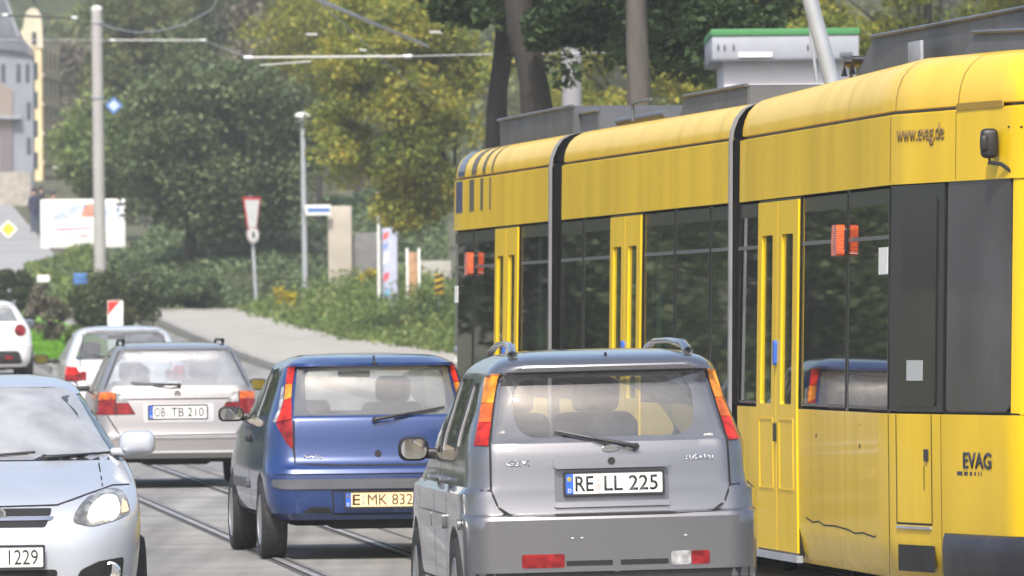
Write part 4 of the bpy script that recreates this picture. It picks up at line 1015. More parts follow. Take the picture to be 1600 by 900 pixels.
# dark blue and black stripes fading along the far end, as on the photo
for x0, x1, mm in ((706, 716, 'navy'), (727, 734, 'bk'), (744, 748, 'bk'), (758, 760, 'bk')):
    M.setdefault('navy', mat('navy_stripe', (.05, .07, .17), .35, coat=.5)); M.setdefault('bk', mat('stripe_brown', (.09, .075, .05), .4))
    a, b = far.l(x0, 300), far.l(x1, 300)
    tp(far, [(a, 2.64), (b, 2.64), (b, 2.90), (a, 2.90)], M[mm], 'livery_stripe', off=.002, thick=.004)
    cove_seam(far, (a + b) / 2, b - a, M[mm], 'livery_stripe')
# articulation
for s0, s1, xa, xb in ((mid, near, 1130, 1142), (far, mid, 857, 866)):
    bm = bmesh.new(); k = 14
    a = s0.T(s0.L, 0, 0) + TL; b = s1.T(0, 0, 0) + TL
    rings = []
    for i in range(k + 1):
        t = i / k; u = .10 + (.05 if i % 2 else 0); ring = []
        for uu, z in ((u, .35), (u, 3.0), (u + .08, 3.1), (u + .25, 3.13)):
            p0 = s0.T(s0.L - .05, uu, z); p1 = s1.T(.05, uu, z); ring.append(bm.verts.new(p0.lerp(p1, t)))
        for uu, z in ((WT - u - .3, 3.13), (WT - u - .1, 3.1), (WT - u - .05, 3.0), (WT - u, .35)):
            p0 = s0.T(s0.L - .05, uu, z); p1 = s1.T(.05, uu, z); ring.append(bm.verts.new(p0.lerp(p1, t)))
        rings.append(ring)
    for r0, r1 in zip(rings, rings[1:]):
        for j in range(len(r0)): bm.faces.new((r0[j], r0[(j + 1) % len(r0)], r1[(j + 1) % len(r0)], r1[j]))
    obj('articulation_bellows', bm, M['rubber'], tram, 20)
    # grey edge frame beside the bellows
    l0 = s0.L
    bm = bmesh.new(); prev = None
    for u, z in [(.0, .18), (.0, 2.9), (.01, 2.98), (.04, 3.06), (.085, 3.12), (.15, 3.155), (.3, 3.18)]:
        c = [bm.verts.new(s0.T(l0 + dl, u - .012 + du, z)) for dl, du in ((.0, 0), (.06, 0), (.06, .02), (.0, .02))]
        if prev:
            for j in range(4): bm.faces.new((prev[j], prev[(j + 1) % 4], c[(j + 1) % 4], c[j]))
        prev = c
    obj('articulation_frame', bm, M['tmid'], tram, None)
# cab: dark door, inner pane, grey side pane, lower door, grille, bumper
l_c0, l_c1 = l1385, l1470
tp(near, [(l_c0 - .0, 1.16), (near.l(1468), 1.16), (near.l(1468), 2.49), (l_c0, 2.49)], M['tb'], 'cab_door', off=-.006, thick=.03)
o = tp(near, rrect(near.l(1404), 1.19, near.l(1458), 2.42, .03), M['tgd'], 'cab_door_glass', off=.002, thick=.01)
tp(near, rrect(near.l(1415), 1.34, near.l(1440), 1.46, .003, 2), mat('notice_paper', (.36, .38, .38), .5), 'notice', o, off=.006, thick=.002)
o = tp(near, rrect(near.l(1473), 1.165, near.l(1570), 2.51, .04), M['tgg'], 'cab_window', off=-.010, thick=.015)
tp(near, [(near.l(1574), 1.13), (nearE - .002, 1.13), (nearE - .002, 2.53), (near.l(1574), 2.53)], M['ty2'], 'corner_pillar', off=-.012, thick=.03, grid=.05)
tp(near, rrect(near.l(1366), 1.97, near.l(1380), 2.13, .004, 2), M['white'], 'window_sticker', off=-.008, thick=.003)
tp(far, rrect(far.l(706.5), 1.9, far.l(710), 2.04, .004, 2), M['white'], 'window_sticker', off=-.008, thick=.003)
g = .012
seams_t(near, [((l1400, .50), (l1400, 1.14)), ((l1455, .50), (l1455, 1.14)), ((l1400, .50), (l1455, .50)), ((near.l(1312), .2), (near.l(1312), .24))], .012, 'cab_hatch_gap')
tp(near, rrect(l1400 + .01, .47, l1455 - .01, .485, .004, 2), M['tlight'], 'hatch_sill', off=.012, thick=.02)
tp(near, rrect(near.l(1443), .87, near.l(1448), .94, .006, 2), M['black'], 'hatch_handle', off=.012, thick=.012)
seams_t(near, [((near.l(1441), .70), (near.l(1441), .84))], .012, 'hatch_slot')
tp(near, rrect(near.l(1400), .22, near.l(1455), .375, .006, 2), M['dark'], 'air_grille', off=.003, thick=.01)
seams_t(near, [((near.l(1468), .18), (near.l(1468), 1.14))], .006)
for x, z in ((1273, .985), (1341, .94)):
    tp(near, rrect(near.l(x) - .02, z - .012, near.l(x) + .02, z + .012, .004, 2), M['black'], 'hatch_lock', off=.003, thick=.006)
    seams_t(near, [((near.l(x) - .02, z + .13), (near.l(x) + .02, z + .13))], .005)
# scrape along the lower side
pts = [(1256, .465), (1266, .440), (1276, .450), (1284, .430), (1300, .436), (1322, .424), (1332, .408), (1345, .418), (1362, .402), (1365, .412)]
seams_t(near, [((near.l(a), b), (near.l(c), d)) for (a, b), (c, d) in zip(pts, pts[1:])], .010, 'scrape_mark')
# wrap round dark bumper of the cab end
bm = bmesh.new(); rings = []
ls_b = [near.l(1473)] + [l for l in ls_near if l > near.l(1473) + .02]
pr = [(.03, .12), (-.02, .16), (-.055, .24), (-.06, .36), (-.045, .425), (-.01, .455), (.04, .46)]
for l in ls_b:
    i = near.ins(l); w_ = WT - 2 * i
    fade = min(1, (l - ls_b[0]) / .06)
    rings.append([bm.verts.new(near.T(l + (.09 if l > nearE - .01 else 0), u if u > 0 else u * (.3 + .7 * fade), z)) for u, z in pr])
for a, b in zip(rings, rings[1:]):
    for k in range(len(pr) - 1): bm.faces.new((a[k], a[k + 1], b[k + 1], b[k]))
bm.faces.new(rings[0][::-1])
obj('bumper', bm, M['tbump'], tram, 40)
# end face windscreen (outside the picture, seen from the side only)
zc = near.T(nearE, 0, 0)
# lettering
def tfn(l0): return lambda a, z, d: near.T(a, -.003 - d, z)
ink2 = mat('livery_ink', (.035, .035, .05), .5); inkb = mat('livery_brown', (.22, .14, .04), .5)
def tram_text(s, x0, x1, z0, z1, m, bold=0.01):
    l0, l1 = near.l(x0), near.l(x1)
    lettering(tram, tfn(0), s, z1 - z0, l1 - l0, (l0 + l1) / 2, (z0 + z1) / 2, m, bold=bold, th=.003)
tram_text('www.evag.de', 1395, 1469, 2.715, 2.845, inkb)
tram_text('EVAG', 1503, 1547, .835, .93, ink2, .02)
for a, b in ((1493, 1501), (1504, 1509), (1513, 1516), (1520, 1522), (1526, 1527), (1530, 1531)):
    tp(near, [(near.l(a), .795), (near.l(b), .795), (near.l(b), .817), (near.l(a), .817)], ink2, 'livery_dash', off=.003, thick=.003)
for i, a in enumerate((974, )):
    pass
# orange side lights
for sec, x0, x1, py0, py1 in ((near, 1304, 1316, 345, 391), (far, 730, 737, 382, 414)):
    l0, l1 = sec.l(x0), sec.l(x1); z0, z1 = (2.10, 2.28) if sec is near else (2.125, 2.30)
    M.setdefault('orange', lens_mat('orange_lens', (.80, .10, .01), .10, 30))
    o = tp(sec, rrect((l0 + l1) / 2, z0 + .01, l1, z1 - .01, .02), M['black'], 'side_light', off=.01, thick=.03)
    m_ = (l0 + l1) / 2
    tp(sec, rrect(m_ - .06, z0 - .005, l1, z1 + .005, .03), M['orange'], 'light_lens', o, off=.055, thick=.05)
# rear-view camera with its arm on the cab corner
c0 = near.T(near.l(1555), -.06, 2.70)
bm = bmesh.new(); add_box(bm, c0, (.10, .10, .17), 0, .03, 3); add_box(bm, c0 + Vector((-.03, -.03, 0)), (.05, .06, .10), 0, .02, 2)
o = obj('side_camera', bm, M['black'], tram, 50)
bm = bmesh.new(); add_tube(bm, [c0 + Vector((.0, 0, -.08)), c0 + Vector((.0, 0, -.11)), c0 + Vector((.06, -.10, -.12)), c0 + Vector((.22, -.25, -.24)), c0 + Vector((.40, -.35, -.33))], .012, 8); obj('camera_arm', bm, M['black'], o, 50)
seams_t(near, [((near.l(1568), 2.79), (near.l(1591), 2.785))], .012, 'corner_gap')
seams_t(near, [((near.l(1574), 1.155), (near.l(1592), 1.15))], .010, 'corner_gap')
tp(near, rrect(near.l(1488), 2.905, near.l(1560), 2.945, .01), M['tdark'], 'gutter_slot', off=.006, thick=.01)
# roof equipment: boxes seen end on, each with a pale sloped lid and dark sides
def roof_box(sec, l0, l1, u0, u1, z0, z1, slope=.5, name='roof_unit', ribs=0):
    bm = bmesh.new()
    pts = [(l0, z0), (l1, z0), (l1, z1), (l0 + slope, z1), (l0, z0 + (z1 - z0) * .5)]
    a = [bm.verts.new(sec.T(l, u0, z)) for l, z in pts]; b = [bm.verts.new(sec.T(l, u1, z)) for l, z in pts]
    bm.faces.new(a); bm.faces.new(b[::-1])
    for i in range(len(pts)): bm.faces.new((a[i], b[i], b[(i + 1) % len(pts)], a[(i + 1) % len(pts)]))
    es = [e for e in bm.edges]; bmesh.ops.bevel(bm, geom=es, offset=.012, segments=2, affect='EDGES')
    o = obj(name, bm, M['tgrey'], tram, 40)
    bm = bmesh.new()
    q = [sec.T(l0 + .02, u0 + .02, z0 + (z1 - z0) * .5 + .012), sec.T(l0 + slope, u0 + .02, z1 + .012), sec.T(l0 + slope, u1 - .02, z1 + .012), sec.T(l0 + .02, u1 - .02, z0 + (z1 - z0) * .5 + .012)]
    bm.faces.new([bm.verts.new(v) for v in q]); obj('sloped_lid', bm, M['tlight'], o, None)
    bm = bmesh.new()
    add_tube(bm, [sec.T(l0 + slope, u0 - .01, z1), sec.T(l1, u0 - .01, z1)], .014, 6)
    obj('edge_rail', bm, M['tgrey'], o, 40); bm = bmesh.new()
    if ribs: add_box(bm, sec.T(l0 + slope + (l1 - l0 - slope) * .35, u0 - .008, (z0 + z1) / 2 + .02), (.02, .5, (z1 - z0) * .55), math.atan2(-sec.d.x, sec.d.y), .004)
    obj('unit_trim', bm, M['tlight'], o, 40)
    return o
roof_box(near, near.l(1225), near.l(1540), .42, 1.9, 3.0, 3.39, .8, ribs=4)
roof_box(near, near.l(1400), near.l(1545), .33, .40, 3.0, 3.27, .3, 'roof_cable_duct', 0)
roof_box(mid, mid.l(945), mid.l(1050), .50, 1.8, 3.0, 3.35, .4)
roof_box(far, -.3, 4.6, .36, 1.9, 3.0, 3.41, .35)
roof_box(far, 3.2, 5.6, .42, 1.8, 3.0, 3.35, .1)
bm = bmesh.new(); q = near.T(1.3, .55, 3.2); add_tube(bm, [q, q + Vector((0, 0, .10)), q + Vector((.0, .0, .13))], [.012, .012, .05], 10); obj('roof_aerial', bm, M['black'], tram)
bm = bmesh.new()
for dl in (2.0, 2.35):
    add_tube(bm, [near.T(dl, .4, 3.22), near.T(dl, .4, 3.30), near.T(dl, 1.8, 3.30), near.T(dl, 1.8, 3.22)], .022, 8)
add_tube(bm, [near.T(1.7, .7, 3.26), near.T(2.6, .5, 3.33), near.T(3.4, .7, 3.28)], .03, 8)
obj('pantograph', bm, M['black'], tram, 50)
bm = bmesh.new(); add_tube(bm, [mid.T(1.6, .3, 3.2), mid.T(1.6, .3, 3.33), mid.T(2.5, .3, 3.34)], .012, 8); add_tube(bm, [mid.T(.2, .4, 3.23), mid.T(2.6, .4, 3.23)], .03, 8); obj('roof_pipe', bm, M['tgrey'], tram, 50)
# running gear, dark and low
for sec, l in ((near, 2.0), (near, 6.8), (mid, 2.0), (mid, 6.0), (far, 1.0), (far, 4.5)):
    bm = bmesh.new(); a = sec.T(l, .35, .33); add_box(bm, a + Vector((.8, 0, .05)), (1.3, 2.3, .25), 0, .04)
    o = obj('bogie', bm, M['dark'], tram, 40)
    for dl in (-.8, .8):
        for uu in (.62, 1.62):
            bm = bmesh.new(); add_lathe(bm, [(.30, -.05), (.33, -.04), (.31, .05), (.1, .06)], 'X', sec.T(l + dl, uu, .32), 28); obj('wheel', bm, M['dark'], o, 40)
# ------------------------------------------------------------------ vegetation
def leaf_mesh(name, pts, size, up=.5, asp=.62, seed=1, size_var=.35):
    r = np.random.default_rng(seed); n = len(pts); pts = np.asarray(pts, float)
    nm = r.normal(size=(n, 3)); nm[:, 2] = np.abs(nm[:, 2]) + up; nm /= np.linalg.norm(nm, axis=1)[:, None]
    t = r.normal(size=(n, 3)); t -= (t * nm).sum(1)[:, None] * nm; t /= np.linalg.norm(t, axis=1)[:, None]
    b = np.cross(nm, t)
    sz = size * (1 + size_var * r.normal(size=n)).clip(.4, 2.0)
    h = sz[:, None] / 2; wv = h * asp
    bend = nm * h * .35
    v = np.stack([pts - t * h - bend, pts + b * wv + t * h * .1, pts + t * h - bend, pts - b * wv + t * h * .1], 1).reshape(-1, 3)
    me = bpy.data.meshes.new(name); me.vertices.add(4 * n); me.vertices.foreach_set('co', v.astype(np.float32).ravel())
    me.loops.add(4 * n); me.loops.foreach_set('vertex_index', np.arange(4 * n, dtype=np.int32))
    me.polygons.add(n); me.polygons.foreach_set('loop_start', np.arange(0, 4 * n, 4, dtype=np.int32))
    me.update(calc_edges=True); me.validate()
    return me
def clumps(c, rad, nc, per, cr, seed, shell=.55, droop=0.0, flat=.75):
    """leaf positions: nc clumps spread through an ellipsoid, each a loose ball of leaves"""
    r = np.random.default_rng(seed); out = []
    for i in range(nc):
        d = r.normal(size=3); d /= np.linalg.norm(d); q = shell + (1 - shell) * r.random() ** .6
        cc = np.array(c) + d * q * np.array(rad) * (0.85 + .3 * r.random())
        k = cr * (.6 + .8 * r.random()); m = int(per * (k / cr) ** 2)
        p = r.normal(size=(m, 3)); p /= np.linalg.norm(p, axis=1)[:, None]
        p *= (r.random(m) ** .4)[:, None] * k; p[:, 2] *= flat
        if droop: p[:, 2] -= droop * (p[:, 0] ** 2 + p[:, 1] ** 2) / k
        out.append(cc + p)
    return np.concatenate(out)
def sc(cols, k, tint=(1, 1, 1)): return [tuple(min(.7, c * k * t) for c, t in zip(q, tint)) for q in cols]
GREEN = [(.035, .060, .022), (.065, .115, .035), (.11, .17, .05), (.20, .25, .10)]
DGREEN = [(.055, .080, .034), (.100, .140, .060), (.155, .20, .090), (.25, .29, .15)]
YEL = [(.10, .16, .035), (.23, .29, .06), (.42, .40, .07), (.62, .50, .09)]
YGR = [(.09, .13, .022), (.18, .23, .035), (.36, .36, .05), (.56, .50, .08)]
M['l_green'] = leaf_mat('green_leaves', GREEN, .45); M['l_dark'] = leaf_mat('dark_green_leaves', DGREEN, .4, .6)
M['l_yellow'] = leaf_mat('autumn_yellow_leaves', YEL, .5, 1.1); M['l_ygreen'] = leaf_mat('yellow_green_leaves', YGR, .5, .8)
M['l_near'] = leaf_mat('deep_green_leaves', [(.018, .035, .014), (.035, .065, .022), (.065, .11, .035), (.12, .16, .06)], .35, .8)  # darkest leaf greens, for the trees behind the tram
M['l_grey'] = leaf_mat('grey_green_leaves', [(.07, .10, .05), (.12, .16, .085), (.19, .23, .13), (.28, .31, .19)], .45, .5)
M['l_brown'] = leaf_mat('brown_twigs', [(.09, .08, .06), (.16, .14, .10), (.22, .20, .15), (.28, .27, .18)], .2, .5)
M['l_ivy'] = leaf_mat('ivy_leaves', [(.055, .088, .038), (.10, .145, .062), (.15, .205, .095), (.23, .29, .15)], .4, .8)
M['l_weed'] = leaf_mat('weed_leaves', [(.09, .15, .04), (.15, .23, .06), (.24, .30, .09), (.36, .38, .16)], .45, 1.0)
M['l_far'] = leaf_mat('far_wood_leaves', [(.08, .11, .045), (.14, .17, .06), (.23, .25, .08), (.36, .34, .13)], .45, .16)
M['bark'] = mat('bark', (.030, .026, .022), .9, var=.35, vs=5, bump=.8, bs=18, stretch=(1, 1, .25), detail=8)
M['bark_l'] = mat('pale_bark', (.075, .068, .058), .9, var=.35, vs=5, bump=.8, bs=18, stretch=(1, 1, .25), detail=8)
def trunk_bm(path, radii, limbs=(), seed=0):
    bm = bmesh.new(); r = random.Random(seed)
    def wob(pts, rad, n):
        P_ = [Vector(p) for p in pts]; out = []; rr = []
        for i in range(len(P_) - 1):
            for k in range(n):
                t = k / n; q = P_[i].lerp(P_[i + 1], t); R0 = rad[i] + (rad[i + 1] - rad[i]) * t
                out.append(q + Vector((r.uniform(-1, 1), r.uniform(-1, 1), 0)) * R0 * .12); rr.append(R0 * r.uniform(.94, 1.06))
        out.append(P_[-1]); rr.append(rad[-1]); return out, rr
    p, q = wob(path, radii, 4); add_tube(bm, p, q, 14)
    for a, b, r0, r1 in limbs:
        p, q = wob([a, (Vector(a) + Vector(b)) / 2 + Vector((0, 0, .15)), b], [r0, (r0 + r1) / 2, r1], 3); add_tube(bm, p, q, 8)
    return bm
def tree(name, label, base, crown_c, crown_r, lm, trunk_r=.16, nc=60, per=160, cr=.7, leaf=.13, seed=1, bark='bark', group='trees along the street', path=None, cat='tree', shell=.5, extra=None, flat=.75, limbs=7):
    root = thing(name, label, cat, base, 0, group); B_ = Vector(base)
    cc = Vector(crown_c) - B_; r = random.Random(seed)
    path = [Vector(p) - B_ for p in path] if path else [Vector((0, 0, -.2)), Vector((0, 0, cc.z * .5)), cc + Vector((0, 0, crown_r[2] * .3))]
    rad = [trunk_r * 1.15] + [trunk_r * (1 - .45 * i / (len(path) - 1)) for i in range(1, len(path))]
    lb = []
    for i in range(limbs):
        s = path[-2].lerp(path[-1], r.uniform(.0, .8)); a = r.uniform(0, 6.28)
        e = cc + Vector((math.cos(a) * crown_r[0], math.sin(a) * crown_r[1], r.uniform(-.6, .6) * crown_r[2])) * .8
        lb.append((s, e, trunk_r * .35, trunk_r * .08))
    obj('trunk', trunk_bm(path, rad, lb, seed), M[bark], root, 60)
    pts = clumps(cc, crown_r, nc, per, cr, seed, shell, flat=flat)
    if extra is not None: pts = np.concatenate([pts, extra - np.array(B_)])
    link('crown', leaf_mesh('crown', pts, leaf, seed=seed), lm, root)
    return root
def gp(px, Y): x = PX(px, Y); return Vector((x, Y, gz(Y)))
# the big dark green tree and the autumn tree
Y = 238; c = P(338, 215, Y)
tree('broadleaf_tree', 'large dusty dark green tree between the concrete mast and the slim street lamp', gp(300, Y), c, (2.75, 2.4, 2.5), M['l_dark'], .17, 95, 260, .75, .15, 3, path=[gp(300, Y) - Vector((0, 0, .3)), P(298, 330, Y), P(315, 200, Y)])
Y = 190; c = P(625, 150, Y)
tree('autumn_tree', 'broad yellow and green autumn tree left of the far end of the tram', gp(735, Y), c, (1.8, 1.7, 2.8), M['l_yellow'], .13, 125, 260, .55, .115, 5,
     extra=clumps(P(640, 310, Y), (.9, 1.0, .75), 26, 220, .42, 31, .3))
Y = 250; c = P(480, 90, Y)
tree('thin_yellow_tree', 'thin yellow green tree just above the street lamp, between dark tree and autumn tree', gp(500, Y), c, (1.3, 1.6, 2.4), M['l_ygreen'], .11, 40, 150, .6, .14, 8)
Y = 178; c = P(985, 105, Y)
tree('yellowing_tree', 'yellow green tree seen behind the three dark trunks above the tram roof', gp(1000, Y), c, (2.0, 1.6, 2.2), M['l_yellow'], .13, 70, 220, .55, .12, 12)
Y = 165; c = P(1190, 40, Y)
tree('mottled_tree', 'mottled green and yellow tree directly behind the white kiosk roof', gp(1200, Y), c, (2.0, 1.6, 2.3), M['l_ygreen'], .13, 70, 220, .55, .12, 13)
Y = 160; c = P(1450, 30, Y)
tree('speckled_tree', 'speckled green tree at the top right above the roof unit of the tram', gp(1450, Y), c, (2.6, 1.8, 2.3), M['l_ygreen'], .13, 80, 230, .55, .12, 14)
Y = 163; c = P(1640, 30, Y)
tree('speckled_tree', 'green tree in the top right corner of the picture', gp(1640, Y), c, (1.8, 1.8, 2.3), M['l_ygreen'], .13, 50, 230, .55, .12, 15)
# foreground dark trees
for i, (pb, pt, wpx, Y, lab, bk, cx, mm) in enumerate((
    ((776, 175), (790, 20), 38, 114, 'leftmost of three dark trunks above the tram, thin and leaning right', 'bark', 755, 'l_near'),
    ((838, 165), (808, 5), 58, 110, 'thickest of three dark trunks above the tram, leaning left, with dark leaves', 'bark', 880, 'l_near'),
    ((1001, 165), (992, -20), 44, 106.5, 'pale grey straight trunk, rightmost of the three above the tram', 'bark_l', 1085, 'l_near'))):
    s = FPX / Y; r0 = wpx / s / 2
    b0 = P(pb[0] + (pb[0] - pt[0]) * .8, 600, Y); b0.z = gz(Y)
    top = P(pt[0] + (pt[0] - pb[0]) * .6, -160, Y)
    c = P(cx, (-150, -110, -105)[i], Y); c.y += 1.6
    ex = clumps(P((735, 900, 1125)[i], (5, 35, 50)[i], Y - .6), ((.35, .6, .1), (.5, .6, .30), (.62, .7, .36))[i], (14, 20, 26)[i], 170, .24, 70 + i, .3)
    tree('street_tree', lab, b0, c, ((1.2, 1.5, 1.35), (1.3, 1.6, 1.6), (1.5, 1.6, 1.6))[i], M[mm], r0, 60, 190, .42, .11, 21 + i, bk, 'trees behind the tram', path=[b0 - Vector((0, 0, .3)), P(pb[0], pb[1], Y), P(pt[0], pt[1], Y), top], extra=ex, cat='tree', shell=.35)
# middle distance: poplar like curtain and grey brown trees
for i, (px, py, Y, rx, rz, mm, lab, nm) in enumerate((
    (300, 40, 330, 2.6, 3.6, 'l_far', 'tall pale olive tree rising behind the large dark green tree', 'tall_tree'),
    (400, 20, 335, 2.2, 3.8, 'l_grey', 'tall feathery grey green tree behind the gap between dark tree and autumn tree', 'tall_tree'),
    (440, 70, 300, 1.6, 2.3, 'l_brown', 'half bare brown tree between the dark green tree and the yellow trees', 'bare_tree'),
    (128, 160, 418, 1.0, 3.4, 'l_brown', 'grey brown tree between the yellow gabled house and the concrete mast', 'bare_tree'),
    (205, 70, 320, 1.5, 2.4, 'l_far', 'yellowish tree directly right of the concrete mast top', 'yellowish_tree'),
    (560, 20, 280, 2.4, 3.0, 'l_far', 'olive tree behind the upper left side of the autumn tree', 'tall_tree'),
    (160, 230, 300, 1.2, 1.6, 'l_weed', 'pale green small tree behind the lower part of the concrete mast', 'small_tree'))):
    c = P(px, py, Y)
    tree(nm, lab, gp(px, Y), c, (rx, 2.0, rz), M[mm], .14, 50, 170, .75, .22, 40 + i, group='trees in the middle distance')
# far wood as one mass
def far_wood():
    r = np.random.default_rng(5); out = []
    for i in range(520):
        px = r.uniform(185, 1750); Y = r.uniform(370, 420)
        py = r.uniform(-120, 420); c = P(px, py, Y)
        if c.z < gz(Y) - 1: continue
        k = r.uniform(.9, 1.7); m = int(110 * k); p = r.normal(size=(m, 3)); p /= np.linalg.norm(p, axis=1)[:, None]; p *= (r.random(m) ** .4)[:, None] * k
        out.append(np.array(c) + p)
    for i in range(60):
        px = r.uniform(-200, 40); Y = r.uniform(470, 500); c = P(px, r.uniform(-60, 60), Y)
        p = r.normal(size=(160, 3)) * .9; out.append(np.array(c) + p)
    for i in range(50):
        px = r.uniform(85, 200); Y = r.uniform(430, 460); c = P(px, r.uniform(40, 320), Y)
        p = r.normal(size=(160, 3)) * .7; out.append(np.array(c) + p)
    return np.concatenate(out)
tag(link('woodland', leaf_mesh('woodland', far_wood(), .42, seed=9), M['l_far']), 'olive green wood filling the background behind all the nearer trees', 'woodland', kind='stuff')
# hill behind
def hill():
    bm = bmesh.new(); nx, ny = 60, 10; g = []
    for j in range(ny + 1):
        row = []
        for i in range(nx + 1):
            px = -700 + 3000 * i / nx; Y = 432 + 160 * j / ny
            top = 17 + 2 * math.sin(i * .7) + 1.5 * math.sin(i * 1.9)
            if 60 < px < 215: top = 13.0
            z = gz(432) - 1 + (top) * min(1, (j / 3)) ** .7
            row.append(bm.verts.new((PX(px, Y), Y, z)))
        g.append(row)
    for j in range(ny):
        for i in range(nx): bm.faces.new((g[j][i], g[j][i + 1], g[j + 1][i + 1], g[j + 1][i]))
    o = obj('hill', bm, mat('wooded_hill', (.075, .095, .035), .95, var=.35, vs=.7, col2=(.03, .045, .02), bump=.8, bs=2), smooth=60); o['kind'] = 'structure'
hill()
# ivy bank
def bank_z(x, y):
    t = min(1, max(0, (y - 220) / 38)); t2 = t * t * (3 - 2 * t)
    k = min(1, max(.12, (x + .046 * y) / (.010 * y))); t2 *= k; t *= max(k, .3)      # the bank sinks towards the left
    return gz(y) + 2.1 * t2 + .22 * math.sin(x * 1.7 + y * .13) * t + .15 * math.sin(x * 3.9 + 1 + y * .4) * t
bm = bmesh.new(); g = []
for j in range(25):
    y = 219.8 + 40 * j / 24; row = []
    for i in range(41):
        px = 40 + (700 - 40) * i / 40; x = PX(px, y); row.append(bm.verts.new((x, y, bank_z(x, y) - .06)))
    g.append(row)
for j in range(24):
    for i in range(40): bm.faces.new((g[j][i], g[j][i + 1], g[j + 1][i + 1], g[j + 1][i]))
o = obj('bank', bm, M['earth'], smooth=60); o['kind'] = 'structure'
r = np.random.default_rng(11); pts = []
for i in range(34000):
    y = 219.9 + 39 * r.random(); x = PX(r.uniform(45, 700), y); z = bank_z(x, y)
    bump = .45 * max(0, math.sin(x * 2.3 + y * .21)) * max(0, math.sin(y * .55 + x)) * min(1, (y - 219.8) / 4) + .25 * r.random() * min(1, (y - 219.8) / 2)
    pts.append((x, y, z + bump))
tag(link('ivy', leaf_mesh('ivy', pts, .15, up=.7, seed=12), M['l_ivy']), 'dark green ivy and bramble covering the bank behind the pale pavement', 'ground cover', kind='stuff')
# bright grass strip of the left slope
def slope_grass(name, label, pxa, pxb, ya, yb, n, lm, size, h, seed, off=0.0, base=None):
    r = np.random.default_rng(seed); pts = []
    for i in range(n):
        y = r.uniform(ya, yb); t = (y - ya) / (yb - ya); a = pxa[0] + (pxa[1] - pxa[0]) * t; b = pxb[0] + (pxb[1] - pxb[0]) * t
        x = PX(r.uniform(a, b), y); z = (base(x, y) if base else gz(y)) + off + h * r.random() * (.5 + .5 * math.sin(x * 2.1 + y * .3))
        pts.append((x, y, z))
    return tag(link(name, leaf_mesh(name, pts, size, up=.2, asp=.35, seed=seed), lm), label, 'grass', kind='stuff')
slope_grass('tall_grass', 'light green tall grass on the slope below the billboard', (50, 40), (170, 150), 226, 262, 9000, M['l_weed'], .22, .6, 22, .1, bank_z)
# weeds on the right verge
def weeds():
    r = np.random.default_rng(17); pts = []
    for i in range(1800):
        y = 166 + 55 * r.random() ** .9; x0 = max(wedge_x(y), kx(y) + 1.5) + .05; u = 4.5 * r.random() ** 1.2; x = x0 + u
        h = (.18 + .9 * min(1, u / 2.2)) * r.uniform(.5, 1.15); m = 26; q = r.normal(size=(m, 3)) * np.array([.16, .16, .0]); q[:, 2] = r.random(m) * h
        q[:, :2] *= (1.2 - .5 * q[:, 2:3] / max(h, .1)); pts.append(np.array([x, y, gz(y) + .1]) + q)
    return np.concatenate(pts)
tag(link('weeds', leaf_mesh('weeds', weeds(), .13, up=.1, asp=.38, seed=18), M['l_weed']), 'tangled green weeds along the pavement edge left of the tram', 'weeds', kind='stuff')
sheet('verge', lambda y: max(wedge_x(y), kx(y) + 1.5) + .28, lambda y: max(wedge_x(y), kx(y) + 1.5) + 30, 60, 221, .16, M['earth'], 3, 4)
M['flower'] = leaf_mat('yellow_flowers', [(.35, .28, .02), (.5, .42, .03), (.6, .5, .05)], .2)
for px, py, Y, n, lab in ((443, 460, 212, 90, 'small yellow flowering weed beside the tilted round sign post'), (572, 432, 214, 120, 'yellow flowering weed in front of the dark wall recess')):
    c = P(px, py, Y); b_ = Vector((c.x, Y, gz(Y) + .1))
    root = thing('flowering_weed', lab, 'plant', b_)
    bm = bmesh.new(); rr = random.Random(int(px))
    for k in range(7): add_tube(bm, [(rr.uniform(-.1, .1), 0, 0), (rr.uniform(-.3, .3), rr.uniform(-.2, .2), c.z - b_.z - .05)], .008, 5)
    obj('stems', bm, M['l_weed'], root)
    link('blossom', leaf_mesh('blossom', clumps(c - b_, (.25, .2, .16), 10, n // 4, .13, int(px)), .09, seed=3), M['flower'], root)
# island with lawn, shrubs and marker board
def isl_l(y): return PX(57, 176) - .095 * (y - 176)
bm = bmesh.new(); ring = []; N_ = 26
pl = [(isl_l(y), y) for y in np.linspace(168, 226, 14)] + [(isl_l(y) + 2.2 + .0 * y, y) for y in np.linspace(226, 172, 14)] + [(isl_l(166) + 1.4, 166.5), (isl_l(166) + .5, 166)]
top = [bm.verts.new((x, y, gz(y) + .14)) for x, y in pl]; bot = [bm.verts.new((x, y, gz(y) - .1)) for x, y in pl]
for i in range(len(pl)): bm.faces.new((top[i], top[(i + 1) % len(pl)], bot[(i + 1) % len(pl)], bot[i]))
bmesh.ops.triangle_fill(bm, edges=[e for e in bm.edges if all(v in top for v in e.verts)], use_beauty=True)
o = obj('traffic_island', bm, M['kerb'], smooth=None); o['kind'] = 'structure'
sheet('lawn', lambda y: isl_l(y) + .12, lambda y: isl_l(y) + 2.05, 168.5, 225, .17, M['grass'], 3, 2)
M['l_lawn'] = leaf_mat('lawn_blades', [(.10, .24, .015), (.16, .36, .025), (.24, .46, .04)], .4)
r = np.random.default_rng(4); pts = []
for i in range(16000):
    y = r.uniform(168.6, 200); x = isl_l(y) + .15 + 1.85 * r.random(); pts.append((x, y, gz(y) + .17 + .07 * r.random()))
tag(link('lawn_grass', leaf_mesh('lawn_grass', pts, .07, up=0, asp=.3, seed=6), M['l_lawn']), 'bright green mown grass beside the small white car', 'grass', kind='stuff')
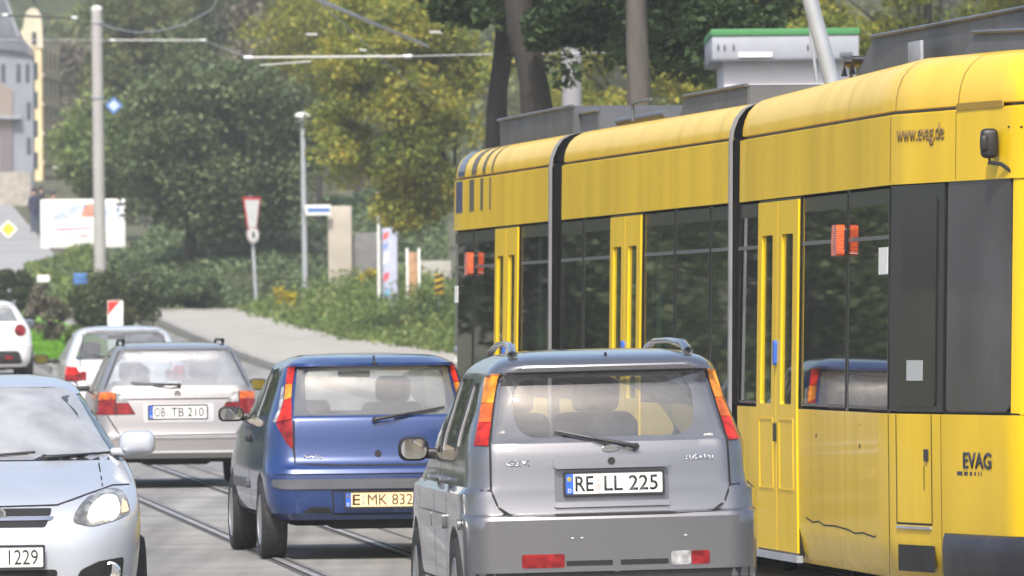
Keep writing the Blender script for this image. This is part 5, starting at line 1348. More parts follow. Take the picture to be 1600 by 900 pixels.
def shrub(label, px0, px1, py0, Y, lm, n, leaf, seed, base_off=.1, name='shrub', thin=False):
    a = P(px0, py0, Y); b = P(px1, py0, Y); zt = a.z; g_ = gz(Y) + base_off; rx = (b.x - a.x) / 2; rz = (zt - g_) / 2
    base = Vector(((a.x + b.x) / 2, Y, g_)); root = thing(name, label, 'shrub', base, 0, 'shrubs on and behind the traffic island')
    bm = bmesh.new(); rr = random.Random(seed)
    for k in range(9): add_tube(bm, [(0, 0, 0), (rr.uniform(-.5, .5) * rx, rr.uniform(-.5, .5) * rx, rz * 1.1), (rr.uniform(-.9, .9) * rx, rr.uniform(-.7, .7) * rx, rz * 1.8)], [.02, .014, .006], 5)
    obj('stems', bm, M['bark'], root)
    link('foliage', leaf_mesh('foliage', clumps((0, 0, rz), (rx * .86, rx * .8, rz * .86), n, 90 if thin else 150, rx * .24, seed, .45), leaf, seed=seed), lm, root)
M['l_shrub'] = leaf_mat('shrub_leaves', [(.035, .055, .022), (.06, .09, .035), (.10, .13, .05), (.20, .18, .09)], .3, 1.5)
shrub('broad rounded dark shrub behind the red and white marker board', 98, 252, 418, 196, M['l_shrub'], 80, .085, 51)
shrub('low dark green shrub at the left picture edge beneath the yellow diamond sign', -25, 58, 418, 216, M['l_shrub'], 50, .09, 52)
shrub('thin reddish brown bush left of the broad dark shrub', 30, 112, 446, 190, M['l_brown'], 40, .07, 53, thin=True)
shrub('small green bush on the lawn beside the white hatchback', 98, 132, 505, 180, M['l_weed'], 30, .06, 54)
shrub('olive green bush right of the broad dark shrub, at the foot of the ivy bank', 240, 350, 430, 222, M['l_ivy'], 40, .10, 55)
# marker board
Y = 176; a = P(168, 470, Y); b = P(192, 470, Y); wB = b.x - a.x; base = Vector(((a.x + b.x) / 2, Y, gz(Y) + .14)); hB = a.z - base.z
root = thing('marker_board', 'white marker board with a red triangle corner, above the white hatchback roof', 'traffic sign', base)
bm = bmesh.new(); add_box(bm, (0, 0, hB / 2 + .05), (wB, .05, hB - .1), 0, .008); obj('board', bm, M['white'], root)
M['sred'] = mat('sign_red', (.55, .03, .03), .45)
zt = hB
for tri in ([(-wB / 2 + .01, zt - .01), (wB / 2 - .05, zt - .01), (-wB / 2 + .01, zt - .28)],):
    f = flat_fill(tri, grid=9); warp(f, lambda x, z, d: Vector((x, -.032 + d, z)), .006); obj('red_field', f, M['sred'], root, None)
bm = bmesh.new(); add_box(bm, (0, .05, .04), (.5, .3, .10), 0, .03); obj('foot', bm, M['rubber'], root)

# ------------------------------------------------------------------ masts, lamps, signs
def pole(name, label, cat, p0, p1, r0, r1, m, n=16, group=None, parent=None):
    bm = bmesh.new(); p0 = Vector(p0); add_tube(bm, [(0, 0, 0), (Vector(p1) - p0)], [r0, r1], n)
    o = obj(name, bm, m, parent, 50); o.location = p0
    return tag(o, label, cat, group)
Y = 232; b0 = gp(157, Y); t0 = P(151, 16, Y); rr_ = 9.2 / (FPX / Y)
root = thing('overhead_line_mast', 'grey round concrete mast at the left with a blue diamond sign beside it', 'mast', b0 - Vector((0, 0, .3)), group='overhead line masts')
pole('shaft', None, None, (0, 0, 0), t0 - b0 + Vector((0, 0, .3)), rr_ * 1.05, rr_ * .92, mat('mast_concrete', (.36, .35, .34), .8, var=.08, vs=2), parent=root)
bm = bmesh.new()
for py in (35, 152): q = P(152, py, Y) - b0 + Vector((0, 0, .3)); add_lathe(bm, [(rr_ + .02, q.z - .03), (rr_ + .02, q.z + .03)], 'Z', (q.x, q.y, 0), 20)
obj('clamp_band', bm, M['steel'], root); bm = bmesh.new(); q = t0 - b0 + Vector((0, 0, .3)); add_lathe(bm, [(rr_ * .95, q.z), (rr_, q.z + .06), (rr_ * .4, q.z + .12)], 'Z', (q.x, q.y, 0), 20); obj('mast_cap', bm, M['white'], root)
M['lblue'] = mat('pale_blue', (.45, .55, .80), .5); M['sblue'] = mat('sign_blue', (.06, .16, .42), .5)
def flat_sign(name, label, cat, c, loops, thick=.02, rz=0, post=None, group=None, m_back='steel'):
    """loops: list of (polygon, material, part name), each a plate 3 mm further out; c is the sign centre"""
    base = Vector(c) if post is None else Vector(post)
    root = thing(name, label, cat, base, 0, group)
    off = Vector(c) - base; R = Matrix.Rotation(rz, 3, 'Z')
    for i, (pl_, m_, nm) in enumerate(loops):
        f = flat_fill(pl_, grid=9); y0 = -.004 * i
        warp(f, lambda x, z, d, y0=y0: off + R @ Vector((x, y0 - thick / 2 + d, z)), thick if i == 0 else .004); obj(nm, f, m_, root, None)
    return root, off
dia = lambda s: [(0, s), (s, 0), (0, -s), (-s, 0)][::-1]
c = P(178, 165, Y - .4); root2, off = flat_sign('diamond_sign', 'small blue edged diamond sign fixed beside the concrete mast', 'tram sign', c, [(rnd(dia(.23), .03), M['sblue'], 'plate'), (dia(.15), M['lblue'], 'field')])
bm = bmesh.new(); add_tube(bm, [Vector((0, .05, .1)), P(158, 160, Y) - c], .015, 8); obj('bracket', bm, M['steel'], root2)
# mast in the leaves and leaning mast
Y = 138; pole('overhead_line_mast', 'pale grey square mast rising between the dark trunks above the tram roof', 'mast', gp(893, Y), P(893, -60, Y), .155, .155, mat('mast_paint', (.25, .25, .26), .8, var=.06, vs=2), 24, 'overhead line masts')
Y = 76; pole('leaning_mast', 'grey mast leaning left above the tram roof, in front of the white kiosk', 'mast', (P(1480, 800, Y).x, Y, 0), P(1250, -60, Y), .085, .065, M['steel'], 20, 'overhead line masts')
Y = 77; pole('stay_wire', 'thin stay cable running beside the leaning grey mast', 'cable', P(1277, 130, Y), P(1255, -40, Y), .014, .014, M['steel'], 8)
# street lamp
Y = 226; b0 = gp(477, Y); t0 = P(473, 192, Y)
root = thing('street_lamp', 'slim street lamp with a white disc head in front of the dark green tree', 'street lamp', b0)
pole('post', None, None, (0, 0, 0), t0 - b0, .075, .06, M['steel'], parent=root)
q = t0 - b0; bm = bmesh.new(); add_lathe(bm, [(.05, q.z), (.22, q.z + .02), (.24, q.z + .05), (.06, q.z + .07)], 'Z', (q.x, q.y, 0), 24); obj('lower_disc', bm, M['steel'], root, 40)
bm = bmesh.new(); add_lathe(bm, [(.06, q.z + .07), (.06, q.z + .14)], 'Z', (q.x, q.y, 0), 16); add_lathe(bm, [(.12, q.z + .12), (.21, q.z + .17), (.17, q.z + .24), (.03, q.z + .27)], 'Z', (q.x, q.y, 0), 24); obj('lamp_shade', bm, M['white'], root, 40)
c = P(497, 328, Y - .3); root, off = flat_sign('street_name_sign', 'white street name plate with blue band on the slim lamp post', 'street sign', c, [(rrect(-.32, -.13, .32, .13, .02), M['white'], 'plate'), (rrect(-.27, -.06, .30, .05, .01), M['sblue'], 'blue_band')])
bm = bmesh.new(); add_tube(bm, [Vector((-.34, .02, 0)), Vector((-.38, .25, 0))], .02, 8); obj('bracket', bm, M['steel'], root)
# yield sign seen obliquely with a round sign on the same post
Y = 221; b0 = gp(401, Y); top = P(391, 306, Y); root = thing('sign_post', 'slightly tilted sign post with a narrow triangle above a round sign', 'traffic sign', b0)
pole('post', None, None, (0, 0, 0), top - b0, .045, .045, M['steel'], parent=root)
def sign_part(c, loops, rz, nm):
    R = Matrix.Rotation(rz, 3, 'Z'); par = root
    for i, (pl_, m_, n2) in enumerate(loops):
        f = flat_fill(pl_, grid=9); warp(f, lambda x, z, d, i=i: (Vector(c) - b0) + R @ Vector((x, -.06 - .006 * i + d, z)), .02 if i == 0 else .006); o = obj(n2, f, m_, par, None); par = o if i == 0 else par
tri = lambda s: [(-s, .55 * s), (s, .55 * s), (0, -1.18 * s)]
sign_part(P(391, 328, Y - .1), [(rnd([(-.34, .32), (.34, .32), (.17, -.46), (-.17, -.46)], .04), M['sred'], 'triangle_sign'), (rnd([(-.28, .25), (.28, .25), (.14, -.44), (-.14, -.44)], .03), M['white'], 'white_field')], R_(52), 'tri')
circ = lambda r, n=28: [(r * math.cos(2 * math.pi * k / n), r * math.sin(2 * math.pi * k / n)) for k in range(n)]
sign_part(P(393, 367, Y - .1), [(circ(.21), mat('sign_grey_red', (.50, .40, .40), .5), 'round_sign'), (circ(.16), M['white'], 'white_field'), ([(-.05, -.08), (.05, -.08), (.05, .08), (-.05, .08)], mat('sign_symbol', (.15, .15, .17), .5), 'sign_symbol')], R_(45), 'round')
# priority sign
Y = 300; c = P(13, 358, Y); b0 = Vector((c.x, Y + .05, gz(Y))); root, off = flat_sign('priority_sign', 'yellow diamond priority sign with white border on a thin post at the left edge', 'traffic sign', c,
    [(rnd(dia(.31), .05), M['white'], 'border'), (rnd(dia(.235), .04), mat('sign_yellow', (.80, .48, .02), .5), 'yellow_field')], post=b0)
pole('post', None, None, (0, 0, 0), (0, .03, c.z - b0.z + .3), .03, .03, M['steel'], parent=root)
# billboard
Y = 290; a = P(64, 385, Y); b = P(196, 385, Y); zt = P(64, 312, Y).z; wb = b.x - a.x; zb = P(64, 388, Y).z; hb = zt - zb; cx = (a.x + b.x) / 2
root = thing('billboard', 'wide white billboard with a faded blue and red picture, behind the concrete mast', 'billboard', (cx, Y, gz(Y)))
o_z = zb - gz(Y)
bm = bmesh.new(); add_box(bm, (0, 0, o_z + hb / 2), (wb, .12, hb), 0, .02); obj('panel', bm, M['white'], root)
for pl_, cl in (([(-1.1, .9), (-.3, .95), (.2, 1.45), (-.5, 1.40)], (.45, .52, .75)), ([(-.1, 1.0), (.55, 1.0), (.6, 1.40), (.1, 1.45)], (.55, .25, .18)), ([(.5, .6), (1.3, .65), (1.3, 1.4), (.7, 1.45)], (.62, .68, .85)), ([(-.9, .56), (.3, .62), (.3, .66), (-.9, .63)], (.35, .12, .25)), ([(-.6, .35), (.2, .30), (.2, .50), (-.6, .48)], (.55, .50, .52))):
    f = flat_fill(rnd(pl_, .15), grid=9); warp(f, lambda x, z, d: Vector((x, -.066 + d, o_z + z)), .005); obj('printed_patch', f, mat('print', cl, .5, var=.25, vs=4), root, None)
for sx in (-1, 1):
    bm = bmesh.new(); add_tube(bm, [(sx * wb * .35, .1, 0), (sx * wb * .35, .1, o_z + hb * .6)], .06, 10); obj('leg', bm, M['steel'], root)
box_thing('small_notice_board', P(68, 441, 228), (.32, .04, .18), M['white'], 'tiny white board standing in the bushes left of the broad dark shrub', 'notice board')
box_thing('blue_board', P(126, 444, 212), (.34, .05, .26), M['sblue'], 'small blue board half hidden in leaves behind the broad dark shrub', 'board', rz=.2)
# ------------------------------------------------------------------ overhead line fittings
def rod(px0, py0, px1, py1, Y0, Y1, r, m, name, label, cat, caps=0, group='overhead line'):
    a, b = P(px0, py0, Y0), P(px1, py1, Y1)
    root = thing(name, label, cat, a, 0, group); d = b - a
    bm = bmesh.new(); add_tube(bm, [(0, 0, 0), d], r, 10); obj('tube', bm, m, root, 50)
    if caps:
        for t in (.0, 1.0):
            bm = bmesh.new(); add_tube(bm, [d * t - d.normalized() * .06, d * t + d.normalized() * .06], r * 1.7, 10); obj('end_cap', bm, M['steel'], root)
    return root
M['rodl'] = mat('pale_rod', (.42, .42, .40), .5)
rod(388, 90, 637, 88, 128, 128, .020, M['rodl'], 'insulator_rod', 'long pale horizontal rod hanging in front of the autumn tree', 'overhead fitting', 1)
rod(176, 63, 318, 63, 200, 200, .020, M['rodl'], 'insulator_rod', 'pale horizontal rod right of the concrete mast top', 'overhead fitting', 1)
rod(8, 24, 116, 28, 200, 200, .026, M['black'], 'insulator_rod', 'dark horizontal rod in front of the yellow gable, top left', 'overhead fitting', 1)
rod(406, 102, 486, 96, 135, 135, .012, M['rodl'], 'contact_wire_clip', 'thin short rod just below the left part of the long pale rod', 'overhead fitting')
for x0, y0, x1, y1, lb in ((478, 54, 496, 54, 'tiny pale clip above the left half of the long rod'), (561, 78, 573, 79, 'tiny pale clip close above the middle of the long rod'), (671, 50, 692, 51, 'tiny pale clip left of the dark trunks at the top')):
    rod(x0, y0, x1, y1, 150, 150, .02, M['rodl'], 'wire_clip', lb, 'overhead fitting')
rod(488, -4, 668, 72, 92, 118, .020, M['steel'], 'contact_wire', 'thick pale wire slanting down from the top centre to the autumn tree', 'overhead wire')
def wire(pts, r, label, m=None):
    V = [P(*p) for p in pts]; a = V[0]; root = bpy.data.objects; bm = bmesh.new(); add_tube(bm, [v - a for v in V], r, 5); o = obj('overhead_wire', bm, m or M['steel'], None, 50); o.location = a
    tag(o, label, 'overhead wire', 'overhead line')
wire([(160, 38, 230), (180, 45, 215), (215, 51, 200), (250, 48, 190), (290, 38, 170), (330, 15, 150), (345, -10, 140)], .012, 'thin wire sagging to the right from the concrete mast top')
wire([(495, 0, 120), (640, 130, 170), (760, 200, 215)], .006, 'faint wire crossing the autumn tree diagonally')
wire([(637, 88, 128), (790, 84, 128), (1100, 80, 128)], .006, 'faint level wire from the long pale rod to the dark trunks')
wire([(-20, 62, 200), (176, 63, 200)], .006, 'faint level wire left of the concrete mast')
wire([(318, 63, 200), (388, 90, 128)], .006, 'faint wire joining the two pale rods')
wire([(50, -5, 200), (62, 18, 200), (80, 26, 200)], .010, 'short dark wire holding the dark rod at top left', M['black'])
# ------------------------------------------------------------------ kiosk with green roof edge
Y = 100; a = P(1131, 95, Y); b = P(1338, 95, Y); zt = P(1112, 56, Y).z; zf = P(1112, 93, Y).z; x0 = P(1112, 75, Y).x; x1 = P(1342, 75, Y).x
root = thing('kiosk', 'white flat roofed kiosk with a green roof edge, behind the tram roof', 'kiosk', ((a.x + b.x) / 2, Y + 1.8, 0)); o_ = root.location
M['kw'] = mat('kiosk_white', (.50, .50, .54), .6, var=.04); M['kg'] = mat('kiosk_grey', (.30, .32, .36), .5, var=.05); M['kgreen'] = mat('kiosk_green', (.05, .21, .07), .6)
bm = bmesh.new(); add_box(bm, (0, 0, zf / 2), (b.x - a.x, 3.3, zf), 0, .01); obj('wall', bm, M['kw'], root)
bm = bmesh.new(); add_box(bm, ((x0 + x1) / 2 - o_.x, 0, (zt + zf) / 2), (x1 - x0, 3.7, zt - zf), 0, .015); fa = obj('fascia', bm, M['kg'], root)
bm = bmesh.new(); add_box(bm, ((x0 + x1) / 2 - o_.x, 0, zt + .035), (x1 - x0 + .02, 3.74, .075), 0, .01); obj('green_edge', bm, M['kgreen'], fa)
bm = bmesh.new(); add_box(bm, ((x0 + x1) / 2 - o_.x, 0, zf - .01), (x1 - x0 + .01, 3.72, .03), 0, .005); obj('drip_edge', bm, M['tgrey'], fa)
f = P(1180, 86, Y); bm = bmesh.new(); add_box(bm, (f.x - o_.x, -1.87, f.z), (.38, .02, .055), 0, .004); obj('fascia_label', bm, M['white'], fa)
f = P(1322, 85, Y); bm = bmesh.new(); add_box(bm, (f.x - o_.x, -1.87, f.z), (.14, .02, .045), 0, .004); obj('fascia_vent', bm, M['tgrey'], fa)
for px in (1122, 1132, 1146, 1262):
    f = P(px, 74, Y); bm = bmesh.new(); add_box(bm, (f.x - o_.x, -1.86, f.z), (.02, .02, .06), 0, .004); obj('fascia_mark', bm, M['tgrey'], fa)
# ------------------------------------------------------------------ right verge: pillar, banners
Y = 226
M['sand'] = mat('sandy_concrete', (.40, .36, .30), .85, var=.12, vs=2, bump=.3)
def px_box(name, label, cat, px0, px1, py0, Y, m, depth=.4, bottom=None, group=None, rz=0):
    a = P(px0, py0, Y); b = P(px1, py0, Y); z0 = gz(Y) if bottom is None else P(px0, bottom, Y).z
    return box_thing(name, ((a.x + b.x) / 2, Y + depth / 2, z0), (b.x - a.x, depth, a.z - z0), m, label, cat, rz, .02, group=group)
px_box('concrete_pillar', 'sand coloured concrete pillar right of the street lamp', 'pillar', 512, 549, 322, Y, M['sand'], .7)
px_box('retaining_wall', 'dark grey wall panel right of the sand coloured pillar', 'wall', 552, 592, 364, Y + .3, mat('dark_wall', (.16, .16, .16), .8, var=.15), .3)
px_box('wall_block', 'pale concrete block far behind the banners beneath the autumn tree', 'wall', 640, 705, 408, Y + 4, mat('pale_wall', (.34, .33, .30), .85, var=.1), .6)
Yb = 205
pole('flag_pole', 'thin white pole standing in the weeds right of the dark wall panel', 'pole', gp(592, Yb), P(591, 300, Yb), .035, .03, M['white'], 12)
px_box('red_banner', 'orange red banner under the autumn tree beside the thin white pole', 'banner', 595, 609, 306, Yb + .3, mat('banner_red', (.65, .09, .04), .6, var=.2, vs=5), .05, 346)
root = thing('advertising_banner', 'tall pale blue banner with red and blue print right of the white pole', 'banner', gp(609, Yb + .4)); 
a = P(597, 356, Yb); b = P(622, 356, Yb); w_ = b.x - a.x; h_ = a.z - gz(Yb)
bm = bmesh.new(); add_box(bm, (0, 0, h_ / 2), (w_, .08, h_), 0, .02); pn = obj('panel', bm, mat('banner_blue', (.42, .45, .58), .6, var=.15, vs=3), root)
for x_, z_, cl, s in ((-.08, .92, (.65, .12, .12), .22), (-.09, .70, (.7, .68, .72), .3), (-.08, .52, (.65, .1, .12), .24), (-.06, .36, (.2, .45, .7), .22), (-.06, .22, (.8, .8, .8), .2), (-.09, .82, (.25, .3, .6), .2)):
    f = flat_fill(rnd([(-.07, -s / 2), (.05, -s / 2 + .06), (.08, s / 2), (-.05, s / 2 - .05)], .03), grid=9); warp(f, lambda x, z, d: Vector((x + x_, -.045 + d, z + z_ * h_)), .004); obj('printed_patch', f, mat('print', cl, .5), pn, None)
root = thing('display_stand', 'narrow white and ochre display stand between the banner and the tram', 'display stand', gp(646, Yb + .2))
a = P(635, 388, Yb); b = P(657, 388, Yb); w_ = b.x - a.x; h_ = a.z - gz(Yb)
for sx in (-1, 1):
    bm = bmesh.new(); add_box(bm, (sx * (w_ / 2 - .025), 0, h_ / 2), (.05, .08, h_), 0, .01); obj('frame', bm, M['white'], root)
bm = bmesh.new(); add_box(bm, (0, .01, h_ * .55), (w_ - .10, .04, h_ * .8), 0, .005); obj('panel', bm, mat('ochre_print', (.38, .22, .12), .6, var=.4, vs=4), root)
Yc = 196; root = thing('striped_warning_board', 'black and yellow striped warning board in the weeds touching the tram outline', 'warning board', gp(686, Yc))
a = P(679, 428, Yc); b = P(693, 428, Yc); z0 = P(679, 460, Yc).z - gz(Yc); h_ = a.z - gz(Yc) - z0; w_ = b.x - a.x
bm = bmesh.new(); add_box(bm, (0, 0, z0 + h_ / 2), (w_, .04, h_), 0, .004); obj('board', bm, mat('warning_yellow', (.75, .50, .03), .5), root)
for k in range(3):
    z1 = z0 + .04 + k * h_ / 3.1; f = flat_fill([(-w_ / 2, z1), (w_ / 2, z1 + .06), (w_ / 2, z1 + .13), (-w_ / 2, z1 + .07)], grid=9); warp(f, lambda x, z, d: Vector((x, -.024 + d, z)), .004); obj('black_stripe', f, M['ink'], root, None)
bm = bmesh.new(); add_tube(bm, [(0, .03, 0), (0, .03, z0 + .1)], .02, 8); obj('post', bm, M['steel'], root)
# ------------------------------------------------------------------ street on the left, houses, people
def ss_r(y): return PX(66, 300) - .075 * (y - 300)
sheet('side_street', lambda y: ss_r(y) - 16, ss_r, 232, 425, .03, mat('street_grey', (.30, .30, .30), .85, var=.1, vs=.5), 5, 2)
M['slate'] = mat('slate', (.13, .14, .17), .7, var=.25, vs=1.5, bump=.3, bs=6); M['slate2'] = mat('grey_render', (.24, .26, .30), .8, var=.1, vs=1)
M['yel_wall'] = mat('cream_yellow_render', (.72, .60, .36), .85, var=.12, vs=.8); M['cream_w'] = mat('cream_render', (.62, .56, .42), .85, var=.10, vs=.8)
M['stone'] = mat('pale_stone', (.36, .33, .29), .9, var=.25, vs=4, bump=.4); M['hglass'] = mat('house_window', (.06, .07, .09), .15)
def wall_uv(p0, p1):
    """returns fn(t, z, out) on the vertical wall from plan point p0 to p1 (t metres along, out towards the viewer)"""
    d = Vector((p1[0] - p0[0], p1[1] - p0[1])); L = d.length; d /= L; n = Vector((d.y, -d.x))
    return (lambda t, z, o: Vector((p0[0] + d.x * t + n.x * o, p0[1] + d.y * t + n.y * o, z))), L
def hquad(fn, t0, t1, z0, z1, o, th, m, name, parent, loc):
    f = flat_fill([(t0, z0), (t1, z0), (t1, z1), (t0, z1)], grid=99); warp(f, lambda a, z, d: fn(a, z, o - d) - loc, th); return obj(name, f, m, parent, None)
# yellow gabled house, its street front running away from the camera
Yh = 400; g_ = gz(Yh); p0 = (P(66, 200, Yh).x, Yh); p1 = (P(95, 200, Yh + 11).x, Yh + 11); pe = (P(29, 200, Yh).x, Yh)
loc = Vector((pe[0], Yh, g_ - 1)); root = thing('gabled_house', 'tall cream yellow house with a curved gable behind the slate grey house', 'house', loc)
zt = P(50, 60, Yh).z
bm = bmesh.new(); base_ = [(pe[0], pe[1]), p0, p1, (p1[0] - (p0[0] - pe[0]), p1[1])]
lo = [bm.verts.new(Vector((x, y, g_ - 1)) - loc) for x, y in base_]; hi = [bm.verts.new(Vector((x, y, zt)) - loc) for x, y in base_]
for i in range(4): bm.faces.new((lo[i], lo[(i + 1) % 4], hi[(i + 1) % 4], hi[i]))
bm.faces.new(hi); obj('wall', bm, M['yel_wall'], root, None)
gl = [(28, 75), (31, 50), (36, 44), (38, 28), (42, 17), (50, 12), (58, 14), (64, 24), (66, 44), (67, 75)]
gp_ = [(P(x, y, Yh).x - loc.x, P(x, y, Yh).z - loc.z) for x, y in gl]
f = flat_fill(gp_[::-1], grid=9); warp(f, lambda x, z, d: Vector((x, -.06 + d, z)), .5); gb = obj('gable', f, M['cream_w'], root, None)
a = P(50, 70, Yh); b = P(57, 50, Yh); f = flat_fill([(a.x - loc.x, a.z - loc.z), (b.x - loc.x, a.z - loc.z), (b.x - loc.x, b.z - loc.z), (a.x - loc.x, b.z - loc.z)], grid=9); warp(f, lambda x, z, d: Vector((x, -.10 + d, z)), .03); obj('gable_window', f, M['hglass'], gb, None)
fn, L_ = wall_uv(p0, p1)
for fl, py in enumerate((80, 125, 170, 215, 262)):
    z1 = P(80, py, Yh + 5).z; 
    for k in range(4):
        t0 = 1.2 + k * 2.6; fr_ = hquad(fn, t0 - .15, t0 + 1.25, z1 - .95, z1 + .12, .06, .05, M['cream_w'], 'window_frame', root, loc); hquad(fn, t0, t0 + 1.1, z1 - .85, z1, .075, .02, M['hglass'], 'window', fr_, loc)
    hquad(fn, 0, L_, z1 - 1.25, z1 - 1.15, .10, .09, M['cream_w'], 'cornice', root, loc)
for py in (110, 155, 200, 250):
    a = P(44, py, Yh); fr_ = None
    for px in (37, 55):
        a = P(px, py, Yh); f = flat_fill([(a.x - .12 - loc.x, a.z - .4 - loc.z), (a.x + .12 - loc.x, a.z - .4 - loc.z), (a.x + .12 - loc.x, a.z + .35 - loc.z), (a.x - .12 - loc.x, a.z + .35 - loc.z)], grid=9); warp(f, lambda x, z, d: Vector((x, -.03 + d, z)), .03); obj('window', f, M['hglass'], root, None)
# slate grey house in front
Yg = 372; g_ = gz(Yg); loc = Vector((P(10, 300, Yg).x, Yg, g_ - 1)); root = thing('slate_house', 'blue grey slate clad house with a steep dark roof at the left edge', 'house', loc)
def poly_part(pts, Y0, m, name, parent, depth=.2, off=0):
    q = [(P(x, y, Y0).x - loc.x, P(x, y, Y0).z - loc.z) for x, y in pts]; f = flat_fill(q[::-1], grid=99)
    warp(f, lambda x, z, d: Vector((x, Y0 - loc.y + off + d, z)), depth); return obj(name, f, m, parent, None)
poly_part([(-120, 100), (-20, 70), (18, 78), (52, 86), (52, 330), (-120, 330)], Yg, M['slate2'], 'wall', root, 1.2)
rf = poly_part([(-120, 110), (-120, -40), (-10, -30), (10, 8), (34, 60), (54, 84), (18, 79), (-20, 75)], Yg, M['slate'], 'roof', root, 1.7, -.25)
poly_part([(8, 0), (12, 0), (32, 58), (28, 58)], Yg, M['tlight'], 'roof_edge', rf, .06, -.32)
poly_part([(-20, 120), (20, 140), (20, 208), (-20, 208)], Yg, mat('brown_render', (.26, .22, .19), .8), 'gable_panel', root, .1, -.1)
poly_part([(0, 203), (20, 203), (20, 267), (0, 267)], Yg, mat('shop_front', (.16, .14, .15), .5), 'shop_front', root, .1, -.12)
poly_part([(-120, 181), (34, 181), (34, 186), (-120, 186)], Yg, M['tlight'], 'awning_edge', root, .5, -.5)
for px in (2, 26, 40): poly_part([(px, 100), (px + 6, 100), (px + 6, 128), (px, 128)], Yg, M['hglass'], 'window', root, .04, -.05)
for py in (160, 215): poly_part([(42, py), (48, py), (48, py + 26), (42, py + 26)], Yg, M['hglass'], 'window', root, .04, -.05)
loc = Vector((P(25, 330, 352).x, 352, gz(352))); root = thing('stone_wall', 'pale stone garden wall at the left edge beneath the slate house', 'wall', loc)
poly_part([(-100, 268), (34, 268), (48, 272), (48, 334), (-100, 334)], 352, M['stone'], 'wall_face', root, .8)
loc = Vector((P(115, 330, 415).x, 415, gz(415) - 1)); root = thing('grey_house', 'small pale grey house front between the yellow house and the concrete mast', 'house', loc)
poly_part([(92, 236), (112, 222), (140, 230), (172, 262), (198, 262), (198, 330), (92, 330)], 415, mat('grey_white_wall', (.42, .42, .44), .8, var=.15), 'wall', root, 5)
poly_part([(88, 240), (112, 214), (146, 228), (140, 234), (112, 224), (94, 242)], 415, M['slate'], 'roof', root, 5.4, -.3)
poly_part([(108, 255), (130, 255), (130, 310), (108, 310)], 415, mat('blue_grey_door', (.16, .20, .26), .6), 'entrance', root, .1, -.1)
for px in (134, 160, 180): poly_part([(px, 238 + (px > 150) * 32), (px + 8, 238 + (px > 150) * 32), (px + 8, 262 + (px > 150) * 32), (px, 262 + (px > 150) * 32)], 415, M['hglass'], 'window', root, .04, -.05)
c = P(95, 256, 395); root, off = flat_sign('white_shop_sign', 'blank white square sign sticking out from the yellow house', 'sign', c, [(rrect(-.30, -.33, .30, .33, .03), M['white'], 'panel')], .12)
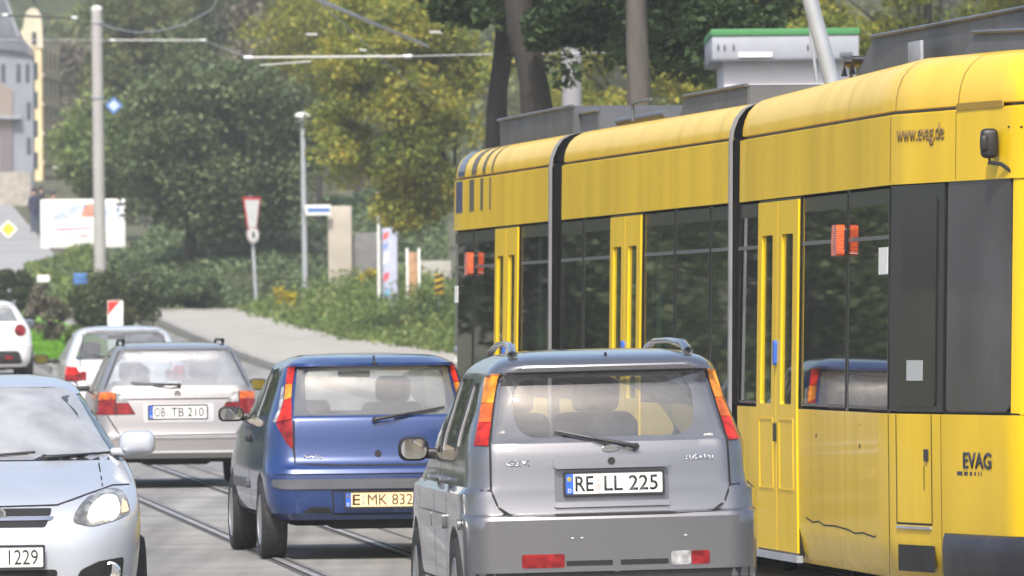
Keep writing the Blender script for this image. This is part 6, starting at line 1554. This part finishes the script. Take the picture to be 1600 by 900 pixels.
# people, far away behind the billboard
def person(label, px, py_head, Y, col, legs, seed, pose=0):
    h = 1.72; ztop = P(px, py_head, Y).z; base = Vector((PX(px, Y), Y, ztop - h)); root = thing('person', label, 'person', base, R_(seed * 37), 'people on the far pavement')
    vs = [(0, 0, .95), (0, 0, 1.15), (0, .0, 1.38), (0, 0, 1.50), (0, .01, 1.62), (0, .01, 1.70), (-.17, 0, 1.40), (-.24, .02, 1.13), (-.22, -.08, .90), (.17, 0, 1.40), (.24, .02, 1.13), (.22, -.08, .90), (-.09, 0, .90), (-.11, -.03, .50), (-.11, .02, .08), (-.11, -.14, .03), (.09, 0, .90), (.11, .03, .50), (.11, .05, .08), (.11, -.11, .03)]
    es = [(0, 1), (1, 2), (2, 3), (3, 4), (4, 5), (2, 6), (6, 7), (7, 8), (2, 9), (9, 10), (10, 11), (0, 12), (12, 13), (13, 14), (14, 15), (0, 16), (16, 17), (17, 18), (18, 19)]
    rs = [.15, .14, .17, .055, .10, .075, .065, .048, .035, .065, .048, .035, .09, .06, .042, .03, .09, .06, .042, .03]
    me = bpy.data.meshes.new('body'); me.from_pydata(vs, es, []); o = bpy.data.objects.new('body', me); COL.objects.link(o)
    md = o.modifiers.new('s', 'SKIN'); 
    for i, q in enumerate(rs): me.skin_vertices[0].data[i].radius = (q, q * .8)
    me.skin_vertices[0].data[0].use_root = True
    o.modifiers.new('u', 'SUBSURF').levels = 1
    dg = bpy.context.evaluated_depsgraph_get(); new = bpy.data.meshes.new_from_object(o.evaluated_get(dg)); bpy.data.objects.remove(o)
    o = bpy.data.objects.new('body', new); COL.objects.link(o); o.parent = root
    new.materials.clear(); skin = mat('skin', (.45, .28, .2), .6)
    for m_ in (col, legs, skin): new.materials.append(m_)
    for p in new.polygons: p.material_index = 2 if p.center.z > 1.50 else (1 if p.center.z < .93 else 0); p.use_smooth = True
    bm = bmesh.new(); add_lathe(bm, [(.06, 1.60), (.108, 1.66), (.10, 1.73), (.05, 1.76)], 'Z', (0, .02, 0), 12); obj('hair', bm, M['ink'], root, 60)
navy = mat('navy_coat', (.03, .035, .07), .8); jeans = mat('jeans', (.05, .07, .13), .8); redc = mat('dull_red_coat', (.28, .08, .07), .8)
person('person in a dark jacket, left of a pair beside the billboard top', 55, 295, 310, navy, jeans, 1)
person('person in a dark coat, right of a pair beside the billboard top', 66, 292, 311, mat('dark_coat', (.04, .04, .05), .8), jeans, 2)
person('person in a dull red coat behind the billboard', 85, 300, 312, redc, jeans, 3)
# trees on the left side of the street: outside the picture, but the tram's windows mirror them; those behind the camera are added for car-paint reflections
r0 = tree('roadside_tree', 'leafy green roadside tree outside the picture, seen only in reflections', (-17, 130, .1), (-17, 130, 4.2), (3.2, 3.2, 4.0), M['l_dark'], .2, 60, 380, 1.1, .17, 61, group='trees outside the picture')
for i, (x, y) in enumerate(((-24, 150), (-30, 175), (-19, 105), (-26, 122), (-38, 160), (-33, 135), (-45, 190), (-14, -25), (-6, -46), (5, -48), (13, -30), (20, -45), (-24, -38))):
    c = r0.copy(); COL.objects.link(c); c.location = (x, y, gz(y)); c.rotation_euler = (0, 0, i * 1.3); c['label'] = 'leafy green roadside tree outside the picture, seen only in reflections'
    for ch in list(r0.children):
        d = ch.copy(); COL.objects.link(d); d.parent = c
# ------------------------------------------------------------------ the air between here and the wood
m = bpy.data.materials.new('haze'); m.use_nodes = True; n = m.node_tree; n.nodes.clear()
out = n.nodes.new('ShaderNodeOutputMaterial'); pv = n.nodes.new('ShaderNodeVolumePrincipled')
pv.inputs['Color'].default_value = (.97, .96, .93, 1); pv.inputs['Density'].default_value = .0006; pv.inputs['Anisotropy'].default_value = .3
n.links.new(pv.outputs[0], out.inputs['Volume'])
bm = bmesh.new(); add_box(bm, (0, 355, 21), (644, 890, 46)); o = obj('haze', bm, m, smooth=None)
tag(o, 'pale summer haze hanging over the whole street', 'haze', kind='stuff')
